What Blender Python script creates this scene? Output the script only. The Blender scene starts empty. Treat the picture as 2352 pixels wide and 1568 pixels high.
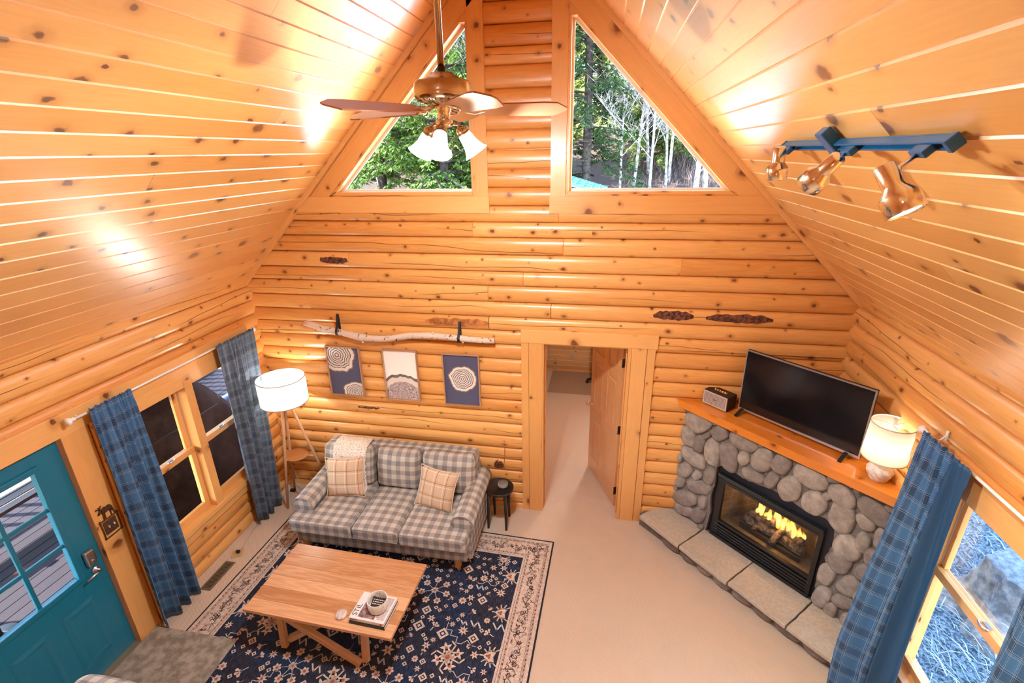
import bpy, bmesh, math, random
from mathutils import Vector, Matrix, noise
R = random.Random(7); RJ = random.Random(9)
PI = math.pi
C = bpy.context.scene.collection
S2 = 2 ** .5
sc = bpy.context.scene

# ---------------------------------------------------------------- camera, world, sun, exposure
F_PX, YAW, PITCH, ROLL = 1132.1, .1891, .3672, -.0183
cam_d = bpy.data.cameras.new('camera'); cam = bpy.data.objects.new('camera', cam_d); C.objects.link(cam)
fw = Vector((-math.sin(YAW) * math.cos(PITCH), math.cos(YAW) * math.cos(PITCH), -math.sin(PITCH)))
rt0 = Vector((math.cos(YAW), math.sin(YAW), 0)); up0 = rt0.cross(fw)
rt = math.cos(ROLL) * rt0 + math.sin(ROLL) * up0; up = -math.sin(ROLL) * rt0 + math.cos(ROLL) * up0
mw = Matrix((rt, up, -fw)).transposed().to_4x4(); mw.translation = Vector((.8007, -4.6539, 3.9294))
cam.matrix_world = mw
cam_d.sensor_width = 36; cam_d.lens = F_PX / 2352 * 36; cam_d.clip_start = .05; cam_d.clip_end = 300
sc.camera = cam
vs = sc.view_settings; sc.display_settings.display_device = 'sRGB'
vs.view_transform = 'Standard'; vs.look = 'None'; vs.gamma = 1; vs.use_curve_mapping = False
vs.exposure = EXPOSURE = 1.32
sc.cycles.max_bounces = 10; sc.cycles.diffuse_bounces = 5; sc.cycles.glossy_bounces = 4
sc.cycles.transmission_bounces = 6; sc.cycles.transparent_max_bounces = 12
sc.cycles.sample_clamp_indirect = 6; sc.cycles.blur_glossy = .6; sc.cycles.caustics_reflective = False; sc.cycles.caustics_refractive = False
world = bpy.data.worlds.new('sky_world'); sc.world = world; world.use_nodes = True
wn = world.node_tree; bg = wn.nodes['Background']
sky = wn.nodes.new('ShaderNodeTexSky'); sky.sky_type = 'NISHITA'; sky.sun_disc = False
sky.sun_elevation = math.radians(38); sky.sun_rotation = math.radians(-105); sky.air_density = 1.0; sky.dust_density = .4
wn.links.new(sky.outputs[0], bg.inputs[0]); bg.inputs[1].default_value = 1.35
sun_d = bpy.data.lights.new('sun', 'SUN'); sun_d.energy = 21.0; sun_d.angle = .009; sun_d.color = (1, .97, .93)
sun = bpy.data.objects.new('sun', sun_d); C.objects.link(sun)
sun.rotation_euler = Vector((.78, .22, -.60)).to_track_quat('-Z', 'Y').to_euler()

def lamp(name, loc, watts, col=(1, .82, .6), r=.05, parent=None):
    d = bpy.data.lights.new(name, 'POINT'); d.energy = watts; d.color = col; d.shadow_soft_size = r
    o = bpy.data.objects.new(name, d); C.objects.link(o)
    if parent is not None:
        o.parent = parent; o.location = WM[parent.name].inverted() @ Vector(loc)
    else: o.location = loc
    return o

# ---------------------------------------------------------------- object helpers
WM = {}
def tag(o, label=None, cat=None, group=None, kind=None):
    if label: o['label'] = label
    if cat: o['category'] = cat
    if group: o['group'] = group
    if kind: o['kind'] = kind
    return o
def thing(name, label, cat, loc=(0, 0, 0), rotz=0, group=None, rot=None):
    o = bpy.data.objects.new(name, None); C.objects.link(o); o.empty_display_size = .1
    m = Matrix.Translation(loc) @ (rot.to_4x4() if rot else Matrix.Rotation(rotz, 4, 'Z'))
    o.matrix_world = m; WM[o.name] = m
    return tag(o, label, cat, group)
def copy_tree(o, parent=None):
    c = o.copy(); C.objects.link(c)
    if parent: c.parent = parent
    for ch in list(o.children): copy_tree(ch, c)
    return c

class MB:
    """collects faces and links them as one mesh object"""
    def __init__(s): s.v = []; s.f = []; s.uv = []; s.mi = []; s.sm = []
    def face(s, pts, uv=None, mi=0, sm=False):
        b = len(s.v); s.v += [tuple(p) for p in pts]; s.f.append(tuple(range(b, b + len(pts))))
        s.uv.append(uv or [(0, 0)] * len(pts)); s.mi.append(mi); s.sm.append(sm)
    def box(s, c, size, rot=None, mi=0, bi=None, uvm=False, skip=()):
        c = Vector(c); h = [q / 2 - (RJ.random() * .0004 if q > .003 else 0) for q in size]; ax = max(range(3), key=lambda i: size[i])
        oth = [i for i in range(3) if i != ax]; mx = max(size[oth[0]], size[oth[1]])
        if bi is None: bi = R.randrange(900)
        for a in range(3):
            for sg in (-1, 1):
                if (a, sg) in skip: continue
                b_, c_ = (a + 1) % 3, (a + 2) % 3
                pts = []; uv = []
                for (p, q) in ((-1, -1), (1, -1), (1, 1), (-1, 1)):
                    l = [0, 0, 0]; l[a] = sg * h[a]; l[b_] = p * h[b_]; l[c_] = q * h[c_]
                    if uvm: uv.append((l[b_] + (c[b_] if not rot else 0), l[c_] + (c[c_] if not rot else 0)))
                    else:
                        o = [i for i in oth if i != a]
                        if a == ax: uv.append((l[oth[0]], bi + .5 + .9 * l[oth[1]] / mx))
                        else: uv.append((l[ax], bi + .5 + .94 * l[o[0]] / mx))
                    l = Vector(l); pts.append(c + (rot @ l if rot else l))
                if sg < 0: pts.reverse(); uv.reverse()
                s.face(pts, uv, mi)
        return s
    def bar(s, a, b, w, d, upv=(0, 0, 1), mi=0, bi=None):
        """rectangular bar from a to b, width w (sideways) and depth d (along upv)"""
        a = Vector(a); b = Vector(b); x = (b - a).normalized(); u = Vector(upv); y = u.cross(x)
        if y.length < 1e-4: y = Vector((1, 0, 0)).cross(x)
        y.normalize(); z = x.cross(y)
        return s.box((a + b) / 2, ((b - a).length, w, d), Matrix((x, y, z)).transposed(), mi, bi)
    def tube(s, path, rad, n=10, mi=0, caps=True, bi=None, sm=True, ell=1.):
        path = [Vector(p) for p in path]; m = len(path); bi = R.randrange(900) if bi is None else bi
        rs = rad if hasattr(rad, '__len__') else [rad] * m
        rings = []; L = [0]; prev = None
        for i in range(m): 
            t = (path[min(i + 1, m - 1)] - path[max(i - 1, 0)]).normalized()
            if prev is None:
                a = Vector((0, 0, 1)) if abs(t.z) < .9 else Vector((1, 0, 0)); x = t.cross(a).normalized()
            else: x = (prev - t * prev.dot(t)).normalized()
            prev = x; y = t.cross(x)
            rings.append([path[i] + rs[i] * (math.cos(2 * PI * k / n) * x * ell + math.sin(2 * PI * k / n) * y) for k in range(n)])
            if i: L.append(L[-1] + (path[i] - path[i - 1]).length)
        for i in range(m - 1):
            for k in range(n):
                k2 = (k + 1) % n
                s.face([rings[i][k], rings[i][k2], rings[i + 1][k2], rings[i + 1][k]],
                       [(L[i], bi + k / n), (L[i], bi + (k + 1) / n * .999), (L[i + 1], bi + (k + 1) / n * .999), (L[i + 1], bi + k / n)], mi, sm)
        if caps:
            s.face(rings[0][::-1], [(.3 * math.cos(2 * PI * k / n) * rs[0], bi + .5) for k in range(n)], mi)
            s.face(rings[-1], [(.3 * math.cos(2 * PI * k / n) * rs[-1], bi + .5) for k in range(n)], mi)
        return s
    def lathe(s, prof, n=32, c=(0, 0, 0), rot=None, mi=0, sm=True, flute=None):
        c = Vector(c); rings = []
        for j, (r, z) in enumerate(prof):
            ring = []
            for k in range(n):
                a = 2 * PI * k / n; rr = flute(r, z, a) if flute else r
                p = Vector((rr * math.cos(a), rr * math.sin(a), z)); ring.append(c + (rot @ p if rot else p))
            rings.append(ring)
        for j in range(len(prof) - 1):
            for k in range(n):
                k2 = (k + 1) % n
                q = [rings[j][k], rings[j][k2], rings[j + 1][k2], rings[j + 1][k]]
                uu = [(k / n * 2 * PI * .15, prof[j][1]), ((k + 1) / n * 2 * PI * .15, prof[j][1]), ((k + 1) / n * 2 * PI * .15, prof[j + 1][1]), (k / n * 2 * PI * .15, prof[j + 1][1])]
                s.face(q, uu, mi, sm)
        return s
    def prism(s, poly, fn, t0, t1, mi=0, side=None, uvs=1.):
        """polygon (list of 2-D) extruded; fn(a,b,t) -> world"""
        s.face([fn(a, b, t1) for a, b in poly], [(a * uvs, b * uvs) for a, b in poly], mi)
        s.face([fn(a, b, t0) for a, b in poly][::-1], [(a * uvs, b * uvs) for a, b in poly][::-1], mi)
        n = len(poly)
        for i in range(n):
            (a, b), (a2, b2) = poly[i], poly[(i + 1) % n]
            s.face([fn(a, b, t0), fn(a2, b2, t0), fn(a2, b2, t1), fn(a, b, t1)], [(a, b), (a2, b2), (a2, b2 + t1 - t0), (a, b + t1 - t0)], mi if side is None else side)
        return s
    def grid(s, fn, nu, nv, uvf=None, mi=0, sm=True, mif=None):
        P = [[Vector(fn(i / nu, j / nv)) for j in range(nv + 1)] for i in range(nu + 1)]
        for i in range(nu):
            for j in range(nv):
                q = [(i, j), (i + 1, j), (i + 1, j + 1), (i, j + 1)]
                s.face([P[a][b] for a, b in q], [(uvf(a / nu, b / nv) if uvf else (a / nu, b / nv)) for a, b in q], mif(i / nu, j / nv) if mif else mi, sm)
        return s
    def cushion(s, c, size, r=.04, bulge=.0, n=9, rot=None, mi=0, axis=2, uvo=(0, 0), wr=0.):
        c = Vector(c); h = [q / 2 for q in size]
        for a in range(3):
            for sg in (-1, 1):
                b_, c_ = (a + 1) % 3, (a + 2) % 3
                def fn(i, j):
                    l = [0, 0, 0]; l[a] = sg; l[b_] = 2 * i - 1; l[c_] = 2 * j - 1
                    # denser sampling near edges
                    for q in (b_, c_): l[q] = math.copysign(1 - (1 - abs(l[q])) ** 1.5, l[q])
                    p = Vector([l[q] * h[q] for q in range(3)])
                    inn = Vector([max(-(h[q] - r), min(h[q] - r, p[q])) for q in range(3)])
                    d = p - inn
                    if d.length > 1e-9: d = d.normalized() * r
                    p = inn + d
                    e = [max(0, 1 - (p[q] / h[q]) ** 2) for q in range(3)]
                    o1, o2 = [q for q in range(3) if q != axis]
                    p[axis] += bulge * (p[axis] / h[axis]) * math.sqrt(e[o1] * e[o2])
                    if wr:
                        nv = noise.noise_vector((p + c) * 9) * wr; p += nv * (1 - .3 * abs(p[axis]) / h[axis])
                    return c + (rot @ p if rot else p)
                def uvf(i, j):
                    l = [0, 0, 0]; l[a] = sg; l[b_] = 2 * i - 1; l[c_] = 2 * j - 1
                    for q in (b_, c_): l[q] = math.copysign(1 - (1 - abs(l[q])) ** 1.5, l[q])
                    p = [l[q] * h[q] for q in range(3)]
                    if axis == 2:
                        if a == 2: return (p[0] + uvo[0], p[1] + uvo[1])
                        if a == 1: return (p[0] + uvo[0], sg * (h[1] + (h[2] - p[2])) + uvo[1])
                        return (sg * (h[0] + h[2] - p[2]) + uvo[0], p[1] + uvo[1])
                    if a == 1: return (p[0] + uvo[0], p[2] + uvo[1])
                    if a == 2: return (p[0] + uvo[0], sg * (h[2] + (h[1] - p[1])) + uvo[1])
                    return (sg * (h[0] + h[1] - p[1]) + uvo[0], p[2] + uvo[1])
                k = len(s.f); s.grid(fn, n, n, uvf, mi, True)
                if sg < 0:
                    for q in range(k, len(s.f)): s.f[q] = s.f[q][::-1]; s.uv[q] = s.uv[q][::-1]
        return s
    def build(s, name, mats, parent=None, merge=True, bevel=0, solid=0, subsurf=0, weld=1e-5):
        me = bpy.data.meshes.new(name)
        vs_ = s.v
        if parent is not None and parent.name in WM:
            im = WM[parent.name].inverted(); vs_ = [im @ Vector(p) for p in s.v]
        me.from_pydata([tuple(p) for p in vs_], [], s.f)
        ul = me.uv_layers.new(name='UVMap'); fl = []
        for u in s.uv:
            for p in u: fl += [p[0], p[1]]
        ul.data.foreach_set('uv', fl)
        me.polygons.foreach_set('material_index', s.mi); me.polygons.foreach_set('use_smooth', s.sm)
        for m in (mats if isinstance(mats, (list, tuple)) else [mats]): me.materials.append(m)
        if merge:
            bm = bmesh.new(); bm.from_mesh(me); bmesh.ops.remove_doubles(bm, verts=bm.verts, dist=weld)
            bmesh.ops.recalc_face_normals(bm, faces=bm.faces); bm.to_mesh(me); bm.free()
        o = bpy.data.objects.new(name, me); C.objects.link(o)
        if parent is not None:
            o.parent = parent
            if parent.name in WM: WM[o.name] = WM[parent.name]
        if bevel:
            b = o.modifiers.new('bevel', 'BEVEL'); b.width = bevel; b.segments = 2; b.limit_method = 'ANGLE'; b.angle_limit = .6
        if solid:
            b = o.modifiers.new('solid', 'SOLIDIFY'); b.thickness = solid; b.offset = 0
        if subsurf:
            b = o.modifiers.new('sub', 'SUBSURF'); b.levels = subsurf; b.render_levels = subsurf
        return o
def struct(name, mb, mats, **k):
    par = k.pop('parent', None); o = mb.build(name, mats, par, **k); o['kind'] = 'structure'; return o
def text_mesh(name, body, size, mat_, parent, mtx, extrude=.0004):
    cu = bpy.data.curves.new('t', 'FONT'); cu.body = body; cu.size = size; cu.extrude = extrude; cu.align_x = 'LEFT'
    to = bpy.data.objects.new('t', cu); C.objects.link(to)
    dg = bpy.context.evaluated_depsgraph_get(); me = bpy.data.meshes.new_from_object(to.evaluated_get(dg))
    bpy.data.objects.remove(to); me.name = name
    if parent is not None: mtx = WM[parent.name].inverted() @ mtx
    me.transform(mtx); me.materials.clear(); me.materials.append(mat_)
    o = bpy.data.objects.new(name, me); C.objects.link(o); o.parent = parent
    if parent is not None: WM[o.name] = WM[parent.name]
    return o

# ---------------------------------------------------------------- material helpers
class NT:
    def __init__(s, name, rough=.5, col=(.8, .8, .8), spec=.5, metal=0, coat=0, coat_r=.1):
        s.m = bpy.data.materials.new(name); s.m.use_nodes = True; s.t = s.m.node_tree
        s.b = s.t.nodes['Principled BSDF']; b = s.b.inputs
        b['Base Color'].default_value = (*col, 1); b['Roughness'].default_value = rough; b['Specular IOR Level'].default_value = spec
        b['Metallic'].default_value = metal; b['Coat Weight'].default_value = coat; b['Coat Roughness'].default_value = coat_r
    def n(s, typ, out=0, attrs=None, **k):
        nd = s.t.nodes.new('ShaderNode' + typ)
        for a, v in (attrs or {}).items(): setattr(nd, a, v)
        for q, v in k.items():
            i = nd.inputs[int(q[1:])] if q[0] == 'i' and q[1:].isdigit() else nd.inputs[q.replace('_', ' ')]
            if isinstance(v, bpy.types.NodeSocket): s.t.links.new(v, i)
            else: i.default_value = v
        return nd.outputs[out]
    def mt(s, op, a, b=0., c=0., clamp=False): return s.n('Math', attrs={'operation': op, 'use_clamp': clamp}, i0=a, i1=b, i2=c)
    def ss(s, x, lo, hi):  # smoothstep
        return s.n('MapRange', attrs={'interpolation_type': 'SMOOTHSTEP'}, Value=x, From_Min=lo, From_Max=hi, To_Min=0., To_Max=1.)
    def mix(s, f, a, b, bt='MIX'):
        nd = s.t.nodes.new('ShaderNodeMix'); nd.data_type = 'RGBA'; nd.blend_type = bt
        for i, v in ((nd.inputs[0], f), (nd.inputs[6], a), (nd.inputs[7], b)):
            if isinstance(v, bpy.types.NodeSocket): s.t.links.new(v, i)
            else: i.default_value = (*v, 1) if isinstance(v, tuple) and len(v) == 3 else v
        return nd.outputs[2]
    def sep(s, v):
        nd = s.t.nodes.new('ShaderNodeSeparateXYZ'); s.t.links.new(v, nd.inputs[0]); return nd.outputs
    def xyz(s, x=0., y=0., z=0.): return s.n('CombineXYZ', i0=x, i1=y, i2=z)
    def uv(s): return s.n('UVMap', attrs={'uv_map': 'UVMap'})
    def obj(s): return s.n('TexCoord', out=3)
    def noise(s, v, scale=5., detail=3., rough=.5, dist=0., out=0): return s.n('TexNoise', out=out, Vector=v, Scale=scale, Detail=detail, Roughness=rough, Distortion=dist)
    def rnd(s, w, out=0): return s.n('TexWhiteNoise', out=out, attrs={'noise_dimensions': '1D'}, W=w)
    def ramp(s, f, stops):
        nd = s.t.nodes.new('ShaderNodeValToRGB'); s.t.links.new(f, nd.inputs[0]); e = nd.color_ramp.elements
        while len(e) < len(stops): e.new(.5)
        for q, (p, c_) in zip(e, stops): q.position = p; q.color = (*c_, 1)
        return nd.outputs[0]
    def col(s, c_): s.t.links.new(c_, s.b.inputs['Base Color']); return s
    def bump(s, h, strength=.3, dist=.01):
        s.t.links.new(s.n('Bump', Height=h, Strength=strength, Distance=dist), s.b.inputs['Normal']); return s
    def link(s, o, name): s.t.links.new(o, s.b.inputs[name]); return s

def plain(name, col, rough=.5, metal=0, spec=.5, **k): return NT(name, rough, col, spec, metal, **k).m
def wood(name, light, dark, knot=(.10, .03, .008), kd=4., dens=.5, ksize=1., bw=.15, rough=.35, coat=.3, coat_r=.15, crack=0., vary=.18, ring=.5, kel=1.3, coat_ior=1.5):
    t = NT(name, rough, coat=coat, coat_r=coat_r); t.b.inputs['Coat IOR'].default_value = coat_ior
    U, V, _ = t.sep(t.uv()); idx = t.mt('FLOOR', V); fr = t.mt('SUBTRACT', V, idx); r = t.rnd(idx); r2 = t.rnd(t.mt('ADD', idx, 77.7))
    px = t.mt('ADD', U, t.mt('MULTIPLY', r, 61.)); py = t.mt('MULTIPLY', t.mt('SUBTRACT', fr, .5), bw); pz = t.mt('MULTIPLY', r2, 43.)
    # knots
    kv = t.xyz(t.mt('MULTIPLY', px, kd / kel), t.mt('ADD', t.mt('MULTIPLY', py, kd), pz), 0.)
    wob = t.noise(t.xyz(px, py, pz), 30., 2.)
    vn = t.t.nodes.new('ShaderNodeTexVoronoi'); vn.voronoi_dimensions = '2D'; vn.inputs['Scale'].default_value = 1; t.t.links.new(kv, vn.inputs['Vector'])
    dist = t.mt('ADD', vn.outputs['Distance'], t.mt('MULTIPLY', t.mt('SUBTRACT', wob, .5), .13))
    cr, cg, _ = t.sep(vn.outputs['Color'])
    has = t.mt('LESS_THAN', cr, dens)
    rad = t.mt('MULTIPLY', t.mt('ADD', .035, t.mt('MULTIPLY', t.mt('POWER', cg, 2.5), .085)), ksize)
    core = t.mt('MULTIPLY', has, t.mt('SUBTRACT', 1., t.ss(t.mt('DIVIDE', dist, rad), .6, 1.25)))
    halo = t.mt('MULTIPLY', t.mt('MULTIPLY', has, t.mt('SUBTRACT', 1., t.ss(vn.outputs['Distance'], .14, .34))), t.mt('SUBTRACT', 1., t.ss(t.mt('DIVIDE', dist, rad), .9, 3.6)))
    # grain
    gv = t.xyz(t.mt('MULTIPLY', px, .7), t.mt('ADD', t.mt('MULTIPLY', py, 9.), t.mt('MULTIPLY', halo, .35)), pz)
    g = t.noise(gv, 1.3, 3., .5, .3)
    rings = t.mt('ADD', .5, t.mt('MULTIPLY', t.mt('SINE', t.mt('MULTIPLY', g, 55.)), .5))
    fine = t.noise(t.xyz(t.mt('MULTIPLY', px, 3.), t.mt('MULTIPLY', py, 160.), pz), 1., 2.)
    blot = t.noise(t.xyz(t.mt('MULTIPLY', px, 1.1), t.mt('MULTIPLY', py, 4.), pz), 1., 2.)
    f = t.mt('ADD', t.mt('MULTIPLY', rings, .28 * ring), t.mt('ADD', t.mt('MULTIPLY', fine, .25), t.mt('MULTIPLY', blot, .45)))
    f = t.mt('ADD', f, t.mt('MULTIPLY', t.mt('SUBTRACT', r, .5), vary * 3), clamp=True)
    c_ = t.mix(f, light, dark)
    c_ = t.mix(t.mt('MULTIPLY', halo, .55), c_, tuple(.62 * a + .38 * b for a, b in zip(dark, knot)))
    c_ = t.mix(core, c_, t.mix(t.mt('MULTIPLY', wob, 1.), knot, tuple(a * 3.2 for a in knot)))
    if crack:
        ln = t.mt('ADD', .5, t.mt('MULTIPLY', t.mt('SUBTRACT', t.noise(t.xyz(t.mt('MULTIPLY', px, .55), pz, 3.), 1., 3.), .5), 1.5))
        cm = t.mt('SUBTRACT', 1., t.ss(t.mt('ABSOLUTE', t.mt('SUBTRACT', fr, ln)), .008, .028))
        msk = t.ss(t.noise(t.xyz(t.mt('MULTIPLY', px, .45), pz, 9.), 1., 1.), 1 - crack, 1 - crack + .06)
        c_ = t.mix(t.mt('MULTIPLY', t.mt('MULTIPLY', cm, msk), .85), c_, (.07, .025, .008))
    t.col(c_); t.bump(fine, .04, .004)
    return t.m
# ---------------------------------------------------------------- materials
W_LOG = wood('log_pine', (.85, .47, .155), (.63, .255, .052), kd=6.4, dens=.55, ksize=1., bw=.16, rough=.36, coat=.35, coat_r=.22, crack=.5, vary=.2, ring=.85)
W_CEIL = wood('ceiling_pine', (.84, .46, .145), (.62, .25, .045), knot=(.06, .016, .004), kd=4.4, dens=.62, ksize=1.35, bw=.144, rough=.30, coat=1., coat_r=.33, vary=.16, ring=.6, kel=1.5, coat_ior=2.35)
W_TRIM = wood('trim_pine', (.85, .485, .175), (.66, .29, .07), kd=4., dens=.55, ksize=1.1, bw=.12, rough=.35, coat=.3, coat_r=.2, vary=.1, ring=.4)
W_DOOR = wood('door_fir', (.72, .40, .19), (.52, .24, .095), kd=1., dens=0., bw=.10, rough=.28, coat=.7, coat_r=.15, vary=.12, ring=.6)
W_TABLE = wood('table_oak', (.82, .50, .27), (.48, .22, .085), knot=(.20, .09, .04), kd=2.0, dens=.14, ksize=.7, bw=.14, rough=.4, coat=.2, coat_r=.25, vary=.3, ring=1.1)
W_LEG = wood('pale_oak', (.66, .42, .22), (.50, .28, .13), kd=1., dens=0., bw=.06, rough=.45, coat=.1, vary=.08, ring=.7)
W_MANTEL = wood('mantel_pine', (.76, .27, .035), (.54, .14, .015), kd=4., dens=.6, ksize=1., bw=.12, rough=.25, coat=.6, coat_r=.12, vary=.12, ring=.6)
W_LAMP = wood('lamp_wood', (.72, .46, .27), (.58, .33, .17), kd=1., dens=0., bw=.05, rough=.4, coat=.1, vary=.06)
W_TRAY = wood('tray_oak', (.66, .34, .13), (.48, .21, .06), kd=1., dens=0., bw=.09, rough=.35, coat=.3, vary=.2)
W_BLADE = wood('blade_oak', (.50, .23, .13), (.36, .14, .07), kd=1., dens=0., bw=.15, rough=.3, coat=.4, vary=.05)
W_DECK = wood('deck_board', (.020, .016, .020), (.013, .010, .013), kd=2., dens=.2, bw=.14, rough=.7, coat=0, vary=.1)
W_DECK.node_tree.nodes['Principled BSDF'].inputs['Specular IOR Level'].default_value = .06
W_DARK = wood('dark_stain', (.07, .04, .028), (.04, .022, .015), kd=2., dens=.2, bw=.14, rough=.6, coat=0, vary=.1)
BRASS = plain('antique_brass', (.58, .44, .28), .22, 1); BRASS_HI = plain('polished_brass', (.88, .79, .63), .15, 1)
BLACK = plain('black_paint', (.008, .008, .009), .35); BLACK_MATTE = plain('matte_black_metal', (.012, .012, .014), .6)
WHITE = plain('white_enamel', (.85, .85, .83), .35); STEEL = plain('satin_nickel', (.60, .60, .62), .28, 1)
BRONZE = plain('dark_bronze', (.05, .028, .018), .45, .6); SASH_W = plain('white_sash_vinyl', (.75, .74, .70), .4)
BLUE_RAIL = plain('blue_black_rail', (.010, .085, .20), .3); NAVY_LINE = plain('navy_lining', (.012, .07, .17), .55)
def glass_mat(name, fac=.06, tint=(1, 1, 1), rough=0.):
    t = NT(name); nt = t.t; nt.nodes.remove(t.b); o = nt.nodes['Material Output']
    tr = t.n('BsdfTransparent', Color=(*tint, 1)); gl = t.n('BsdfGlossy', Roughness=rough, Color=(1, 1, 1, 1))
    lw = t.n('Fresnel', IOR=1.45)
    nt.links.new(t.n('MixShader', i0=t.mt('MULTIPLY', lw, fac * 16), i1=tr, i2=gl), o.inputs[0]); return t.m
GLASS = glass_mat('window_glass', .012); GLASS_F = glass_mat('fireplace_glass', .05, (.92, .92, .92))
def emit(name, col, st):
    t = NT(name); t.b.inputs['Base Color'].default_value = (0, 0, 0, 1)
    t.b.inputs['Emission Color'].default_value = (*col, 1); t.b.inputs['Emission Strength'].default_value = st; return t.m
BULB = emit('lit_bulb', (1, .86, .66), 30)
def shade_mat(name, col, trans=.5, weave=0, em=0.):
    t = NT(name, .8); nt = t.t; o = nt.nodes['Material Output']; nt.nodes.remove(t.b)
    c_ = col
    df = t.n('BsdfDiffuse', Color=(*col, 1)); tl = t.n('BsdfTranslucent', Color=(*col, 1))
    if weave:
        u, v, _ = t.sep(t.uv()); nz = t.noise(t.xyz(t.mt('MULTIPLY', u, 40.), t.mt('MULTIPLY', v, 300.), 0.), 1., 2.)
        cc = t.mix(nz, tuple(a * .78 for a in col), col)
        for s_ in (df, tl): nt.links.new(cc, s_.node.inputs['Color'])
    nt.links.new(t.n('MixShader', i0=trans, i1=df, i2=tl), o.inputs[0]); return t.m
SHADE_W = shade_mat('white_linen_shade', (.52, .50, .46), .5); SHADE_L = shade_mat('cream_linen_shade', (.56, .51, .44), .5, 1)
SHADE_G = shade_mat('frosted_ribbed_glass', (.24, .22, .20), .40)
def carpet():
    t = NT('berber_carpet', .95, spec=.1); p = t.obj(); x, y, z = t.sep(p)
    a = t.mt('ADD', t.mt('MULTIPLY', x, .82), t.mt('MULTIPLY', y, .57)); b = t.mt('SUBTRACT', t.mt('MULTIPLY', y, .82), t.mt('MULTIPLY', x, .57))
    w = t.mt('SINE', t.mt('MULTIPLY', a, 560.)); w2 = t.mt('SINE', t.mt('ADD', t.mt('MULTIPLY', b, 420.), t.mt('MULTIPLY', w, .5)))
    h = t.mt('ADD', t.mt('MULTIPLY', w, .34), t.mt('ADD', .5, t.mt('MULTIPLY', w2, .13)), clamp=True)
    big = t.noise(p, 1.3, 3.)
    c_ = t.mix(h, (.54, .43, .335), (.74, .615, .50)); c_ = t.mix(t.mt('MULTIPLY', big, .3), c_, (.56, .41, .30))
    t.col(c_); t.bump(h, .5, .006); return t.m
CARPET = carpet()
def check(name, a, b, mid, period, rough=.85):
    """two-colour woven gingham"""
    t = NT(name, rough, spec=.15); U, V, _ = t.sep(t.uv())
    def st(w): return t.mt('GREATER_THAN', t.mt('FRACT', t.mt('DIVIDE', w, period)), .5)
    s_ = t.mt('ADD', st(U), st(V)); nz = t.noise(t.xyz(t.mt('MULTIPLY', U, 250.), t.mt('MULTIPLY', V, 250.), 0.), 1., 1.)
    lo = t.mix(t.mt('MINIMUM', s_, 1.), a, mid); c_ = t.mix(t.mt('SUBTRACT', s_, 1., clamp=True), lo, b)
    t.col(t.mix(t.mt('MULTIPLY', nz, .35), c_, tuple(q * .72 for q in mid))); t.bump(nz, .15, .002); return t.m
GING = check('gingham_weave', (.62, .565, .475), (.22, .205, .20), (.38, .35, .315), .105)
GING_P = plain('sofa_piping', (.33, .31, .28), .8)
def plaid(name, base, dk, line, pu, pv, bandw=.42, lw=.0024, lines=(.06, .12, .18, .53, .60), line2=None):
    t = NT(name, .9, spec=.12); U, V, _ = t.sep(t.uv())
    fu = t.mt('FRACT', t.mt('DIVIDE', U, pu)); fv = t.mt('FRACT', t.mt('DIVIDE', V, pv))
    bu = t.mt('LESS_THAN', t.mt('ABSOLUTE', t.mt('SUBTRACT', fu, .35)), bandw / 2); bv = t.mt('LESS_THAN', t.mt('ABSOLUTE', t.mt('SUBTRACT', fv, .35)), bandw / 2)
    c_ = t.mix(t.mt('MULTIPLY', t.mt('ADD', bu, bv), .5), base, dk)
    def ls(f, p, lines=lines):
        m = None
        for l in lines:
            k = t.mt('LESS_THAN', t.mt('ABSOLUTE', t.mt('SUBTRACT', f, l)), lw / 2 / p); m = k if m is None else t.mt('MAXIMUM', m, k)
        return m
    tw = t.mt('ADD', .35, t.mt('MULTIPLY', t.noise(t.xyz(t.mt('MULTIPLY', U, 200.), t.mt('MULTIPLY', V, 200.), 0.), 1., 0.), .5))
    c_ = t.mix(t.mt('MULTIPLY', t.mt('MAXIMUM', ls(fu, pu), ls(fv, pv)), tw), c_, line)
    if line2: c_ = t.mix(t.mt('MULTIPLY', t.mt('MAXIMUM', ls(fu, pu, (.3,)), ls(fv, pv, (.3,))), .8), c_, line2)
    nz = t.noise(t.xyz(t.mt('MULTIPLY', U, 300.), t.mt('MULTIPLY', V, 300.), 0.), 1., 1.)
    t.col(t.mix(t.mt('MULTIPLY', nz, .25), c_, tuple(q * .6 for q in base))); return t.m
CURT = plaid('daylit_plaid_curtain', (.065, .17, .35), (.032, .065, .125), (.42, .58, .76), .21, .19, bandw=.5)  # bluer copy of the slate-blue cloth, daylight tint put into the colour
CURT_LAMP = plaid('lamplit_plaid_curtain', (.11, .15, .21), (.05, .068, .10), (.48, .54, .60), .21, .19, bandw=.5)  # greyer copy of the same cloth, lamp light put into the colour
PILW = plaid('tan_plaid_pillow', (.66, .48, .33), (.60, .41, .26), (.92, .86, .76), .125, .14, bandw=.3, lw=.006, lines=(.1,), line2=(.24, .10, .04))
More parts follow.
